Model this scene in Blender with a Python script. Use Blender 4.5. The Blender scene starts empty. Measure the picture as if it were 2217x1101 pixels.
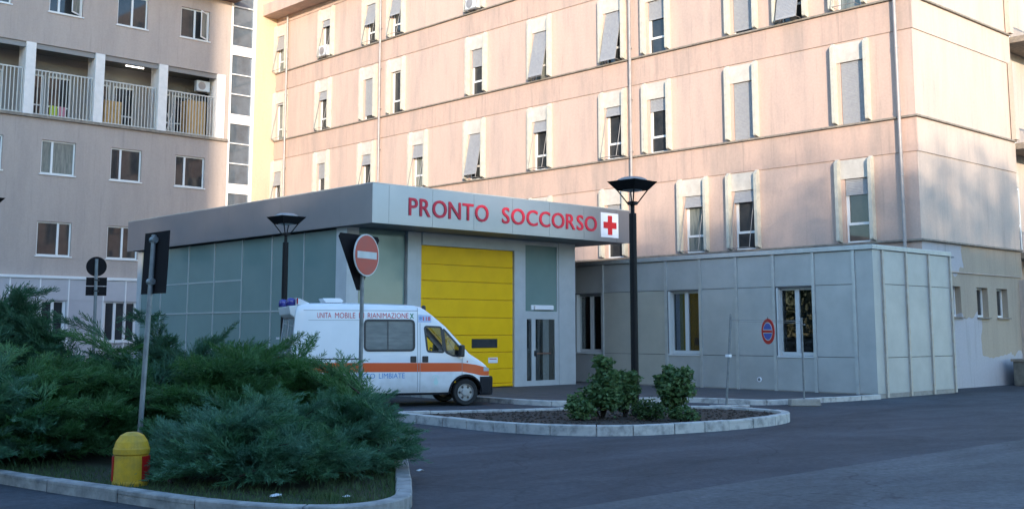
import bpy, math, random
import numpy as np
from mathutils import Vector, Matrix
random.seed(7)
R = math.radians
S = bpy.context.scene
COL = S.collection

# ------------------------------------------------------------------ camera
# World axes follow the buildings: X runs along the long pink facade towards the street, Y runs into the plot.
YA = R(43.146)
cam = bpy.data.cameras.new('camera')
cam_o = bpy.data.objects.new('camera', cam)
COL.objects.link(cam_o)
F_PX, W_PX, H_PX, CY_PX = 2440.74, 2217.0, 1101.0, 396.82
cam.sensor_fit = 'HORIZONTAL'
cam.sensor_width = 36.0
cam.lens = 36.0 * F_PX / W_PX
cam.shift_y = -(H_PX / 2 - CY_PX) / W_PX
cam.clip_start = 0.1
cam.clip_end = 1500
cam_o.location = (0, 0, 1.7)
fwd = Vector((-math.cos(YA) * math.cos(R(7.543)), math.sin(YA) * math.cos(R(7.543)), math.sin(R(7.543))))
cam_o.rotation_mode = 'QUATERNION'
cam_o.rotation_quaternion = fwd.to_track_quat('-Z', 'Y')
S.camera = cam_o
S.render.resolution_x, S.render.resolution_y = 1024, 508

# ------------------------------------------------------------------ sky, sun, exposure
SUN_EL = R(9.0)
SUN_AZ = R(130.0)           # clockwise from +Y: the sun stands low, straight behind the camera
to_sun = Vector((math.sin(SUN_AZ) * math.cos(SUN_EL), math.cos(SUN_AZ) * math.cos(SUN_EL), math.sin(SUN_EL)))
world = bpy.data.worlds.new('World')
S.world = world
world.use_nodes = True
nt = world.node_tree
sky = nt.nodes.new('ShaderNodeTexSky')
sky.sky_type = 'NISHITA'
sky.sun_disc = False
sky.sun_elevation = SUN_EL
sky.sun_rotation = SUN_AZ
sky.altitude = 200
sky.air_density = 1.0
sky.dust_density = 0.4
sky.ozone_density = 3.0
nt.links.new(sky.outputs[0], nt.nodes['Background'].inputs[0])
nt.nodes['Background'].inputs[1].default_value = 0.15
sun = bpy.data.lights.new('sun', 'SUN')
sun.energy = 1.3          # evening sun, weakened by the haze near the horizon
sun.angle = R(0.6)
sun.color = (1.0, 0.83, 0.66)
sun_o = bpy.data.objects.new('sun', sun)
COL.objects.link(sun_o)
sun_o.rotation_mode = 'QUATERNION'
sun_o.rotation_quaternion = (-to_sun).to_track_quat('-Z', 'Y')
sun_o.location = (60, -60, 60)
S.view_settings.view_transform = 'Standard'
S.view_settings.look = 'None'
S.view_settings.gamma = 1.0
S.view_settings.exposure = 2.45

# ------------------------------------------------------------------ materials
MATS = {}
def mat(name, col, rough=0.6, metal=0.0, col2=None, nscale=3.0, bump=0.0, bscale=60.0, spec=0.5,
        stretch=(1, 1, 1), ramp=(0.35, 0.7), emit=None, emit_s=0.0, coat=0.0):
    """principled material; two colours mixed by object-space noise, fine relief by a second noise"""
    m = bpy.data.materials.new(name)
    m.use_nodes = True
    t = m.node_tree
    b = t.nodes['Principled BSDF']
    b.inputs['Base Color'].default_value = (*col, 1)
    b.inputs['Roughness'].default_value = rough
    b.inputs['Metallic'].default_value = metal
    b.inputs['Specular IOR Level'].default_value = spec
    if coat:
        b.inputs['Coat Weight'].default_value = coat
        b.inputs['Coat Roughness'].default_value = 0.08
    if emit:
        b.inputs['Emission Color'].default_value = (*emit, 1)
        b.inputs['Emission Strength'].default_value = emit_s
    if col2 or bump:
        geo = t.nodes.new('ShaderNodeNewGeometry')
        mp = t.nodes.new('ShaderNodeMapping')
        mp.inputs['Scale'].default_value = stretch
        t.links.new(geo.outputs['Position'], mp.inputs[0])
    if col2:
        n = t.nodes.new('ShaderNodeTexNoise')
        n.inputs['Scale'].default_value = nscale
        n.inputs['Detail'].default_value = 6
        n.inputs['Roughness'].default_value = 0.62
        t.links.new(mp.outputs[0], n.inputs[0])
        r = t.nodes.new('ShaderNodeMapRange')
        r.inputs['From Min'].default_value = ramp[0]
        r.inputs['From Max'].default_value = ramp[1]
        t.links.new(n.outputs[0], r.inputs[0])
        x = t.nodes.new('ShaderNodeMix')
        x.data_type = 'RGBA'
        x.inputs['A'].default_value = (*col, 1)
        x.inputs['B'].default_value = (*col2, 1)
        t.links.new(r.outputs[0], x.inputs['Factor'])
        t.links.new(x.outputs['Result'], b.inputs['Base Color'])
    if bump:
        n2 = t.nodes.new('ShaderNodeTexNoise')
        n2.inputs['Scale'].default_value = bscale
        n2.inputs['Detail'].default_value = 4
        t.links.new(geo.outputs['Position'], n2.inputs[0])
        bp = t.nodes.new('ShaderNodeBump')
        bp.inputs['Strength'].default_value = bump
        bp.inputs['Distance'].default_value = 0.02
        t.links.new(n2.outputs[0], bp.inputs['Height'])
        t.links.new(bp.outputs[0], b.inputs['Normal'])
    MATS[name] = m
    return m

def clear_glass(name, tint=(0.8, 0.85, 0.85), rough=0.02):
    m = bpy.data.materials.new(name)
    m.use_nodes = True
    t = m.node_tree
    t.nodes.remove(t.nodes['Principled BSDF'])
    out = t.nodes['Material Output']
    tr = t.nodes.new('ShaderNodeBsdfTransparent')
    tr.inputs[0].default_value = (*tint, 1)
    gl = t.nodes.new('ShaderNodeBsdfGlossy')
    gl.inputs['Roughness'].default_value = rough
    fr = t.nodes.new('ShaderNodeFresnel')
    fr.inputs[0].default_value = 1.52
    ad = t.nodes.new('ShaderNodeMath')
    ad.operation = 'MULTIPLY_ADD'
    ad.inputs[1].default_value = 0.6
    ad.inputs[2].default_value = 0.0
    mx = t.nodes.new('ShaderNodeMixShader')
    t.links.new(fr.outputs[0], ad.inputs[0])
    t.links.new(ad.outputs[0], mx.inputs[0])
    t.links.new(tr.outputs[0], mx.inputs[1])
    t.links.new(gl.outputs[0], mx.inputs[2])
    t.links.new(mx.outputs[0], out.inputs[0])
    MATS[name] = m
    return m

def streaked(name, base, stain, amount, patch=None, scale=(0.9, 0.9, 0.18), fine=0.25):
    """plaster: base colour, soft cloudy blotches and vertical rain streaks, fine relief"""
    m = bpy.data.materials.new(name)
    m.use_nodes = True
    t = m.node_tree
    b = t.nodes['Principled BSDF']
    b.inputs['Roughness'].default_value = 0.9
    b.inputs['Specular IOR Level'].default_value = 0.2
    geo = t.nodes.new('ShaderNodeNewGeometry')
    mp = t.nodes.new('ShaderNodeMapping')
    mp.inputs['Scale'].default_value = scale
    t.links.new(geo.outputs['Position'], mp.inputs[0])
    n = t.nodes.new('ShaderNodeTexNoise')
    n.inputs['Scale'].default_value = 1.4
    n.inputs['Detail'].default_value = 8
    n.inputs['Roughness'].default_value = 0.65
    t.links.new(mp.outputs[0], n.inputs[0])
    r = t.nodes.new('ShaderNodeMapRange')
    r.inputs['From Min'].default_value = 0.42
    r.inputs['From Max'].default_value = 0.72
    r.inputs['To Max'].default_value = amount
    t.links.new(n.outputs[0], r.inputs[0])
    x = t.nodes.new('ShaderNodeMix')
    x.data_type = 'RGBA'
    x.inputs['A'].default_value = (*base, 1)
    x.inputs['B'].default_value = (*stain, 1)
    t.links.new(r.outputs[0], x.inputs['Factor'])
    last = x.outputs['Result']
    mpd = t.nodes.new('ShaderNodeMapping')
    mpd.inputs['Scale'].default_value = (5.0, 5.0, 0.30)
    t.links.new(geo.outputs['Position'], mpd.inputs[0])
    nd = t.nodes.new('ShaderNodeTexNoise')
    nd.inputs['Scale'].default_value = 1.0
    nd.inputs['Detail'].default_value = 6
    nd.inputs['Roughness'].default_value = 0.7
    t.links.new(mpd.outputs[0], nd.inputs[0])
    rd = t.nodes.new('ShaderNodeMapRange')
    rd.inputs['From Min'].default_value = 0.55
    rd.inputs['From Max'].default_value = 0.80
    rd.inputs['To Max'].default_value = amount * 0.75
    t.links.new(nd.outputs[0], rd.inputs[0])
    xd = t.nodes.new('ShaderNodeMix')
    xd.data_type = 'RGBA'
    xd.inputs['B'].default_value = (stain[0]*.62, stain[1]*.66, stain[2]*.70, 1)
    t.links.new(last, xd.inputs['A'])
    t.links.new(rd.outputs[0], xd.inputs['Factor'])
    last = xd.outputs['Result']
    n3 = t.nodes.new('ShaderNodeTexNoise')
    n3.inputs['Scale'].default_value = 14
    n3.inputs['Detail'].default_value = 5
    t.links.new(geo.outputs['Position'], n3.inputs[0])
    hs = t.nodes.new('ShaderNodeMapRange')
    hs.inputs['To Min'].default_value = 0.9
    hs.inputs['To Max'].default_value = 1.1
    t.links.new(n3.outputs[0], hs.inputs[0])
    ml = t.nodes.new('ShaderNodeVectorMath')
    ml.operation = 'SCALE'
    t.links.new(last, ml.inputs[0])
    t.links.new(hs.outputs[0], ml.inputs['Scale'])
    t.links.new(ml.outputs[0], b.inputs['Base Color'])
    n2 = t.nodes.new('ShaderNodeTexNoise')
    n2.inputs['Scale'].default_value = 45
    n2.inputs['Detail'].default_value = 5
    t.links.new(geo.outputs['Position'], n2.inputs[0])
    bp = t.nodes.new('ShaderNodeBump')
    bp.inputs['Strength'].default_value = fine
    bp.inputs['Distance'].default_value = 0.02
    t.links.new(n2.outputs[0], bp.inputs['Height'])
    t.links.new(bp.outputs[0], b.inputs['Normal'])
    MATS[name] = m
    return m, t, x

streaked('pink', (0.55, 0.40, 0.325), (0.40, 0.315, 0.27), 0.8)
streaked('pink_band', (0.53, 0.375, 0.30), (0.36, 0.285, 0.24), 0.9)
streaked('pink_end', (0.57, 0.46, 0.375), (0.42, 0.35, 0.30), 0.75)
streaked('strip', (0.60, 0.45, 0.31), (0.48, 0.37, 0.27), 0.5)
streaked('beige', (0.43, 0.36, 0.315), (0.35, 0.295, 0.26), 0.7)
# lower end wall: tan plaster with a repaired, whitewashed area
m, t, x = streaked('tan', (0.42, 0.345, 0.26), (0.34, 0.28, 0.22), 0.7)
def whitewash(t, x):
    geo = t.nodes.new('ShaderNodeNewGeometry')
    sp = t.nodes.new('ShaderNodeSeparateXYZ')
    t.links.new(geo.outputs['Position'], sp.inputs[0])
    n = t.nodes.new('ShaderNodeTexNoise')
    n.inputs['Scale'].default_value = 1.1
    n.inputs['Detail'].default_value = 2.5
    t.links.new(geo.outputs['Position'], n.inputs[0])
    def mth(op, a, bb, cc=None):
        k = t.nodes.new('ShaderNodeMath')
        k.operation = op
        for i, v in enumerate((a, bb, cc)):
            if v is None: continue
            if isinstance(v, (int, float)): k.inputs[i].default_value = v
            else: t.links.new(v, k.inputs[i])
        return k.outputs[0]
    wob = mth('MULTIPLY_ADD', n.outputs[0], 0.9, -0.45)
    yy = mth('ADD', sp.outputs[1], wob)
    zz = mth('ADD', sp.outputs[2], wob)
    a = mth('MULTIPLY', mth('LESS_THAN', yy, 36.0), mth('LESS_THAN', zz, 2.35))
    low = mth('LESS_THAN', zz, 0.95)
    top = mth('MULTIPLY', mth('LESS_THAN', yy, 34.75), mth('GREATER_THAN', zz, 3.62))
    f = mth('MAXIMUM', mth('MAXIMUM', a, low), top)
    w = t.nodes.new('ShaderNodeMix')
    w.data_type = 'RGBA'
    w.inputs['B'].default_value = (0.45, 0.43, 0.435, 1)
    t.links.new(f, w.inputs['Factor'])
    t.links.new(x.outputs['Result'], w.inputs['A'])
    for l in list(x.outputs['Result'].links):
        if l.to_node != w:
            dst = l.to_socket
            t.links.new(w.outputs['Result'], dst)
whitewash(t, x)

mat('fin', (0.56, 0.53, 0.43), 0.75, col2=(0.44, 0.42, 0.35), nscale=5, bump=0.08)
mat('lintel', (0.58, 0.54, 0.47), 0.8, col2=(0.47, 0.43, 0.37), nscale=4, bump=0.08)
mat('ledge', (0.30, 0.255, 0.20), 0.85, col2=(0.17, 0.145, 0.12), nscale=6, bump=0.2)
mat('shutter', (0.36, 0.36, 0.36), 0.5, col2=(0.30, 0.30, 0.31), nscale=8)
mat('frame_white', (0.72, 0.72, 0.70), 0.45)
mat('frame_grey', (0.56, 0.58, 0.575), 0.45)
mat('rail_light', (0.52, 0.51, 0.47), 0.5, metal=0.1)
mat('rail_grey', (0.24, 0.23, 0.22), 0.5, metal=0.3)
mat('downpipe', (0.36, 0.33, 0.31), 0.5, metal=0.3, col2=(0.27, 0.25, 0.24), nscale=4)
mat('pane_dark', (0.022, 0.026, 0.03), 0.04, col2=(0.05, 0.05, 0.05), nscale=1.5, spec=0.6)
mat('pane_sky', (0.17, 0.21, 0.25), 0.04, metal=0.4, spec=0.7, col2=(0.10, 0.12, 0.14), nscale=1.2)
mat('pane_curtain', (0.24, 0.25, 0.22), 0.12, col2=(0.10, 0.12, 0.11), nscale=3, stretch=(4, 4, .5))
clear_glass('glass', (0.93, 0.95, 0.95))
clear_glass('glass_grey', (0.76, 0.79, 0.79))
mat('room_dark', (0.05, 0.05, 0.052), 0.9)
mat('room_grey', (0.30, 0.29, 0.27), 0.9)
mat('door_reflection_green', (0.17, 0.18, 0.04), 0.9)  # tone of the yellow door mirrored in the annex window
mat('curtain_brown', (0.18, 0.10, 0.07), 0.9)
mat('curtain_blue', (0.25, 0.29, 0.40), 0.9)
mat('panel_grey', (0.44, 0.45, 0.44), 0.42, metal=0.25, col2=(0.365, 0.375, 0.37), nscale=1.3, bump=0.03, bscale=9)
mat('panel_warm', (0.46, 0.44, 0.375), 0.45, metal=0.2, col2=(0.39, 0.375, 0.325), nscale=1.3, bump=0.03, bscale=9)
mat('rib', (0.48, 0.50, 0.49), 0.4, metal=0.4, col2=(0.40, 0.41, 0.41), nscale=5)
mat('rib_rust', (0.50, 0.48, 0.43), 0.55, metal=0.2, col2=(0.44, 0.36, 0.28), nscale=5)
mat('fascia', (0.40, 0.39, 0.415), 0.30, metal=0.85, col2=(0.365, 0.36, 0.385), nscale=1.2, bump=0.02, bscale=6)
mat('wall_light_grey', (0.50, 0.52, 0.525), 0.5, metal=0.15, col2=(0.43, 0.45, 0.455), nscale=2, bump=0.03, bscale=9)
mat('soffit', (0.16, 0.165, 0.17), 0.6)
mat('teal_glass', (0.175, 0.255, 0.235), 0.06, col2=(0.145, 0.22, 0.205), nscale=0.6, spec=0.5)
mat('mullion', (0.44, 0.48, 0.47), 0.4, metal=0.3)
mat('yellow_door', (0.86, 0.50, 0.003), 0.5, spec=0.25, col2=(0.78, 0.44, 0.003), nscale=1.6, bump=0.05, bscale=14)
mat('yellow_seam', (0.62, 0.36, 0.004), 0.6)
mat('black_plastic', (0.018, 0.019, 0.022), 0.4)
mat('lamp_black', (0.007, 0.007, 0.008), 0.5, spec=0.2)
mat('red_letter', (0.52, 0.012, 0.04), 0.45)
mat('red', (0.50, 0.012, 0.018), 0.4)
mat('sign_red', (0.50, 0.055, 0.035), 0.42, col2=(0.42, 0.06, 0.045), nscale=6)
mat('sign_white', (0.62, 0.62, 0.60), 0.45, col2=(0.52, 0.52, 0.50), nscale=6)
mat('white_board', (0.75, 0.77, 0.80), 0.4)
mat('sign_blue', (0.05, 0.10, 0.38), 0.42)
mat('sign_back', (0.014, 0.012, 0.013), 0.85, spec=0.15)
mat('galvanised', (0.24, 0.255, 0.26), 0.5, metal=0.5, col2=(0.15, 0.165, 0.17), nscale=9)
mat('kerb', (0.50, 0.48, 0.445), 0.85, col2=(0.25, 0.245, 0.235), nscale=5, bump=0.3, bscale=40, ramp=(0.45, 0.68))
mat('kerb_grey', (0.37, 0.355, 0.335), 0.9, col2=(0.17, 0.17, 0.165), nscale=5, bump=0.35, bscale=40)
mat('soil', (0.030, 0.022, 0.016), 0.95, col2=(0.055, 0.038, 0.027), nscale=7, bump=0.9, bscale=30)
mat('lawn', (0.022, 0.033, 0.012), 0.95, col2=(0.035, 0.03, 0.016), nscale=4, bump=0.8, bscale=35)
mat('grass', (0.035, 0.085, 0.018), 0.7, col2=(0.06, 0.09, 0.025), nscale=3)
mat('pavement', (0.085, 0.08, 0.082), 0.9, col2=(0.055, 0.052, 0.055), nscale=2.5, bump=0.3, bscale=70)
mat('concrete', (0.36, 0.335, 0.29), 0.9, col2=(0.25, 0.23, 0.20), nscale=6, bump=0.3)
mat('old_stone', (0.20, 0.185, 0.15), 0.95, col2=(0.10, 0.10, 0.085), nscale=4, bump=0.5, bscale=20)
mat('bollard_yellow', (0.60, 0.35, 0.012), 0.6, col2=(0.33, 0.22, 0.03), nscale=7, ramp=(0.42, 0.75), bump=0.1)
mat('bollard_red', (0.42, 0.012, 0.012), 0.35)
mat('paint_white', (0.78, 0.79, 0.80), 0.22, coat=0.6, col2=(0.72, 0.735, 0.745), nscale=1.2)
def road_dirt(m):
    t = m.node_tree; b = t.nodes['Principled BSDF']; src = b.inputs['Base Color'].links[0].from_socket
    geo = t.nodes.new('ShaderNodeNewGeometry'); sp = t.nodes.new('ShaderNodeSeparateXYZ'); t.links.new(geo.outputs['Position'], sp.inputs[0])
    n = t.nodes.new('ShaderNodeTexNoise'); n.inputs['Scale'].default_value = 5; n.inputs['Detail'].default_value = 7; t.links.new(geo.outputs['Position'], n.inputs[0])
    a = t.nodes.new('ShaderNodeMath'); a.operation = 'MULTIPLY_ADD'; a.inputs[1].default_value = -0.7; t.links.new(n.outputs[0], a.inputs[0]); t.links.new(sp.outputs[2], a.inputs[2])
    r = t.nodes.new('ShaderNodeMapRange'); r.inputs['From Min'].default_value = 0.45; r.inputs['From Max'].default_value = -0.1; r.inputs['To Max'].default_value = 0.55; t.links.new(a.outputs[0], r.inputs[0])
    x = t.nodes.new('ShaderNodeMix'); x.data_type = 'RGBA'; x.inputs['B'].default_value = (0.36, 0.345, 0.31, 1); t.links.new(src, x.inputs['A']); t.links.new(r.outputs[0], x.inputs['Factor']); t.links.new(x.outputs['Result'], b.inputs['Base Color'])
road_dirt(MATS['paint_white'])
mat('paint_grime', (0.62, 0.63, 0.62), 0.4)
mat('van_orange', (0.66, 0.085, 0.012), 0.3, coat=0.4)
mat('seam', (0.22, 0.23, 0.24), 0.6)
mat('rubber', (0.012, 0.012, 0.012), 0.75, bump=0.1, bscale=80)
mat('bumper', (0.013, 0.014, 0.018), 0.7, spec=0.25)
mat('rim', (0.34, 0.34, 0.33), 0.5, metal=0.4)
mat('van_glass_dark', (0.26, 0.28, 0.28), 0.03, metal=0.55, spec=0.8, col2=(0.36, 0.375, 0.375), nscale=2.5, stretch=(1, 1, 5))
mat('lens_clear', (0.40, 0.42, 0.44), 0.12, spec=0.8)
mat('lens_red', (0.30, 0.012, 0.015), 0.2)
mat('beacon_blue', (0.035, 0.035, 0.22), 0.15, spec=0.8)
mat('text_blue', (0.07, 0.24, 0.52), 0.4)
mat('text_red', (0.55, 0.03, 0.04), 0.4)
mat('text_green', (0.02, 0.18, 0.08), 0.4)
mat('emblem_pale', (0.46, 0.64, 0.60), 0.4)
mat('label_blue', (0.42, 0.50, 0.68), 0.4)
mat('seat', (0.025, 0.026, 0.03), 0.9)
mat('panel_orange_light', (0.62, 0.38, 0.15), 0.8, col2=(0.5, 0.30, 0.12), nscale=4)  # warm light bounced off the pink facade is put into this orange
mat('ceiling', (0.20, 0.20, 0.185), 0.9)
mat('pillar', (0.80, 0.75, 0.70), 0.85, col2=(0.70, 0.66, 0.61), nscale=3, bump=0.1)
mat('white_cladding', (0.46, 0.45, 0.455), 0.55, col2=(0.41, 0.40, 0.41), nscale=1.2)
mat('tube_light', (0.8, 0.8, 0.75), 0.4, emit=(1.0, 0.93, 0.8), emit_s=2.0)
mat('fixture_white', (0.80, 0.80, 0.82), 0.35)
mat('paper', (0.75, 0.75, 0.74), 0.8)
mat('bark', (0.05, 0.036, 0.026), 0.95, col2=(0.03, 0.024, 0.018), nscale=9, bump=0.6, bscale=20)
mat('cloth_pink', (0.55, 0.22, 0.26), 0.9)
mat('cloth_lime', (0.40, 0.48, 0.06), 0.9)
mat('far_plaster', (0.40, 0.36, 0.31), 0.9, col2=(0.34, 0.30, 0.26), nscale=0.8)
mat('roof_brown', (0.12, 0.075, 0.055), 0.8)

def leafmat(name, c1, c2, scale, trans=0.25, rough=0.55):
    m = bpy.data.materials.new(name)
    m.use_nodes = True
    t = m.node_tree
    b = t.nodes['Principled BSDF']
    out = t.nodes['Material Output']
    b.inputs['Roughness'].default_value = rough
    b.inputs['Specular IOR Level'].default_value = 0.35
    geo = t.nodes.new('ShaderNodeNewGeometry')
    n = t.nodes.new('ShaderNodeTexNoise')
    n.inputs['Scale'].default_value = scale
    n.inputs['Detail'].default_value = 4
    t.links.new(geo.outputs['Position'], n.inputs[0])
    r = t.nodes.new('ShaderNodeMapRange')
    r.inputs['From Min'].default_value = 0.35
    r.inputs['From Max'].default_value = 0.65
    t.links.new(n.outputs[0], r.inputs[0])
    x = t.nodes.new('ShaderNodeMix')
    x.data_type = 'RGBA'
    x.inputs['A'].default_value = (*c1, 1)
    x.inputs['B'].default_value = (*c2, 1)
    t.links.new(r.outputs[0], x.inputs['Factor'])
    t.links.new(x.outputs['Result'], b.inputs['Base Color'])
    tl = t.nodes.new('ShaderNodeBsdfTranslucent')
    t.links.new(x.outputs['Result'], tl.inputs[0])
    mx = t.nodes.new('ShaderNodeMixShader')
    mx.inputs[0].default_value = trans
    t.links.new(b.outputs[0], mx.inputs[1])
    t.links.new(tl.outputs[0], mx.inputs[2])
    t.links.new(mx.outputs[0], out.inputs[0])
    MATS[name] = m
leafmat('juniper_blue', (0.050, 0.150, 0.055), (0.105, 0.235, 0.150), 3.0)
leafmat('juniper_green', (0.045, 0.135, 0.030), (0.085, 0.195, 0.070), 2.2)
leafmat('juniper_dark', (0.034, 0.100, 0.042), (0.060, 0.150, 0.080), 2.0)
leafmat('shrub_leaf', (0.050, 0.115, 0.040), (0.125, 0.200, 0.070), 7.0)
leafmat('tree_leaf', (0.035, 0.075, 0.020), (0.06, 0.105, 0.03), 0.6)

# asphalt: patched, with cracks of tone
def asphalt(name, c1, c2, sc):
    m = mat(name, c1, 0.85, col2=c2, nscale=sc, bump=0.35, bscale=90, spec=0.35, ramp=(0.3, 0.75))
    t = m.node_tree
    b = t.nodes['Principled BSDF']
    geo = t.nodes.new('ShaderNodeNewGeometry')
    n = t.nodes.new('ShaderNodeTexNoise')
    n.inputs['Scale'].default_value = 12
    n.inputs['Detail'].default_value = 9
    n.inputs['Roughness'].default_value = 0.75
    t.links.new(geo.outputs['Position'], n.inputs[0])
    src = b.inputs['Base Color'].links[0].from_socket
    r = t.nodes.new('ShaderNodeMapRange')
    r.inputs['From Min'].default_value = 0.3
    r.inputs['From Max'].default_value = 0.7
    r.inputs['To Min'].default_value = 0.6
    r.inputs['To Max'].default_value = 1.4
    t.links.new(n.outputs[0], r.inputs[0])
    v = t.nodes.new('ShaderNodeVectorMath')
    v.operation = 'SCALE'
    t.links.new(src, v.inputs[0])
    t.links.new(r.outputs[0], v.inputs['Scale'])
    # darker worn blotches, pale dusty drifts and hairline cracks
    mp2 = t.nodes.new('ShaderNodeMapping'); mp2.inputs['Scale'].default_value = (0.75, 0.28, 1); t.links.new(geo.outputs['Position'], mp2.inputs[0])
    nb = t.nodes.new('ShaderNodeTexNoise'); nb.inputs['Scale'].default_value = 1.1; nb.inputs['Detail'].default_value = 7; nb.inputs['Roughness'].default_value = 0.7; nb.inputs['Distortion'].default_value = 0.6
    t.links.new(mp2.outputs[0], nb.inputs[0])
    rb = t.nodes.new('ShaderNodeMapRange'); rb.inputs['From Min'].default_value = 0.3; rb.inputs['From Max'].default_value = 0.7; rb.inputs['To Min'].default_value = 0.55; rb.inputs['To Max'].default_value = 1.45
    t.links.new(nb.outputs[0], rb.inputs[0])
    nd = t.nodes.new('ShaderNodeTexNoise'); nd.inputs['Scale'].default_value = 2.0; nd.inputs['Detail'].default_value = 4; t.links.new(geo.outputs['Position'], nd.inputs[0])
    ad = t.nodes.new('ShaderNodeVectorMath'); ad.operation = 'MULTIPLY_ADD'; ad.inputs[1].default_value = (0.5, 0.5, 0.5); t.links.new(nd.outputs['Color'], ad.inputs[0]); t.links.new(geo.outputs['Position'], ad.inputs[2])
    vo = t.nodes.new('ShaderNodeTexVoronoi'); vo.feature = 'DISTANCE_TO_EDGE'; vo.inputs['Scale'].default_value = 0.33; t.links.new(ad.outputs[0], vo.inputs['Vector'])
    rc = t.nodes.new('ShaderNodeMapRange'); rc.inputs['From Min'].default_value = 0.0; rc.inputs['From Max'].default_value = 0.006; rc.inputs['To Min'].default_value = 0.55; rc.inputs['To Max'].default_value = 1.0; t.links.new(vo.outputs['Distance'], rc.inputs[0])
    m1 = t.nodes.new('ShaderNodeMath'); m1.operation = 'MULTIPLY'; t.links.new(rb.outputs[0], m1.inputs[0]); t.links.new(rc.outputs[0], m1.inputs[1])
    v2 = t.nodes.new('ShaderNodeVectorMath'); v2.operation = 'SCALE'; t.links.new(v.outputs[0], v2.inputs[0]); t.links.new(m1.outputs[0], v2.inputs['Scale'])
    t.links.new(v2.outputs[0], b.inputs['Base Color'])
asphalt('asphalt', (0.042, 0.045, 0.054), (0.062, 0.066, 0.076), 0.45)
asphalt('asphalt_old', (0.078, 0.082, 0.09), (0.095, 0.098, 0.102), 0.6)

# ------------------------------------------------------------------ mesh helpers
class MB:
    def __init__(self): self.v = []; self.f = []
    def add(self, vs, fs):
        o = len(self.v); self.v += [tuple(p) for p in vs]; self.f += [tuple(i + o for i in f) for f in fs]; return self
    def box(self, x0, x1, y0, y1, z0, z1):
        x0, x1 = sorted((x0, x1)); y0, y1 = sorted((y0, y1)); z0, z1 = sorted((z0, z1))
        return self.add([(x0,y0,z0),(x1,y0,z0),(x1,y1,z0),(x0,y1,z0),(x0,y0,z1),(x1,y0,z1),(x1,y1,z1),(x0,y1,z1)],
            [(0,3,2,1),(4,5,6,7),(0,1,5,4),(1,2,6,5),(2,3,7,6),(3,0,4,7)])
    def quad(self, a, b, c, d): return self.add([a, b, c, d], [(0, 1, 2, 3)])
    def tube(self, p0, p1, r0, r1=None, n=8, caps=True):
        r1 = r0 if r1 is None else r1
        p0, p1 = Vector(p0), Vector(p1); d = (p1 - p0).normalized()
        a = d.orthogonal().normalized(); b = d.cross(a)
        vs = []
        for p, r in ((p0, r0), (p1, r1)):
            for i in range(n):
                t = 2 * math.pi * i / n
                vs.append(p + a * (r * math.cos(t)) + b * (r * math.sin(t)))
        fs = [(i, (i + 1) % n, n + (i + 1) % n, n + i) for i in range(n)]
        if caps: fs += [tuple(range(n - 1, -1, -1)), tuple(range(n, 2 * n))]
        return self.add(vs, fs)
    def path(self, pts, r, n=8):
        for a, b in zip(pts, pts[1:]): self.tube(a, b, r, r, n)
        return self
    def lathe(self, prof, n=24, c=(0, 0, 0), ph=0.0, caps=True):
        vs = []; fs = []
        for r, z in prof:
            for i in range(n):
                t = 2 * math.pi * i / n + ph
                vs.append((c[0] + r * math.cos(t), c[1] + r * math.sin(t), c[2] + z))
        for k in range(len(prof) - 1):
            for i in range(n):
                j = (i + 1) % n
                fs.append((k*n+i, k*n+j, (k+1)*n+j, (k+1)*n+i))
        if caps: fs.append(tuple(range(n - 1, -1, -1))); fs.append(tuple(range((len(prof)-1)*n, len(prof)*n)))
        return self.add(vs, fs)
    def prism(self, poly, h0, h1, axis=2):
        """polygon in the two other axes (in order), extruded along axis"""
        def P(u, v, h):
            return (u, v, h) if axis == 2 else ((h, u, v) if axis == 0 else (u, h, v))
        n = len(poly)
        vs = [P(u, v, h0) for u, v in poly] + [P(u, v, h1) for u, v in poly]
        fs = [tuple(range(n - 1, -1, -1)), tuple(range(n, 2*n))] + [(i, (i+1) % n, n + (i+1) % n, n + i) for i in range(n)]
        return self.add(vs, fs)
    def mesh(self, name, material, smooth=False):
        me = bpy.data.meshes.new(name)
        me.from_pydata(self.v, [], self.f)
        if material: me.materials.append(MATS[material])
        if smooth:
            for p in me.polygons: p.use_smooth = True
        me.update()
        return me
    def build(self, name, material, parent=None, loc=None, smooth=False, bevel=0.0):
        o = link(name, self.mesh(name, material, smooth), parent, loc)
        if bevel:
            m = o.modifiers.new('bevel', 'BEVEL'); m.width = bevel; m.segments = 2; m.limit_method = 'ANGLE'
        return o

def fix_normals(me):
    import bmesh
    b = bmesh.new(); b.from_mesh(me)
    bmesh.ops.recalc_face_normals(b, faces=b.faces)
    b.to_mesh(me); b.free()

def link(name, data, parent=None, loc=None, rot=None):
    if data is not None and hasattr(data, 'polygons'): fix_normals(data) if data.users == 0 and len(data.polygons) < 20000 else None
    o = bpy.data.objects.new(name, data)
    COL.objects.link(o)
    if parent is not None: o.parent = parent
    if loc is not None: o.location = loc
    if rot is not None: o.rotation_euler = rot
    return o

def tag(o, label=None, cat=None, group=None, kind=None):
    if label: o['label'] = label
    if cat: o['category'] = cat
    if group: o['group'] = group
    if kind: o['kind'] = kind
    return o

def thing(name, label, cat, loc=(0, 0, 0), rotz=0.0, group=None):
    o = link(name, None, None, loc, (0, 0, rotz))
    o.empty_display_size = 0.3
    return tag(o, label, cat, group)

def copy_tree(o, parent=None):
    c = o.copy(); COL.objects.link(c); c.parent = parent
    for ch in list(o.children): copy_tree(ch, c)
    return c

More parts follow.
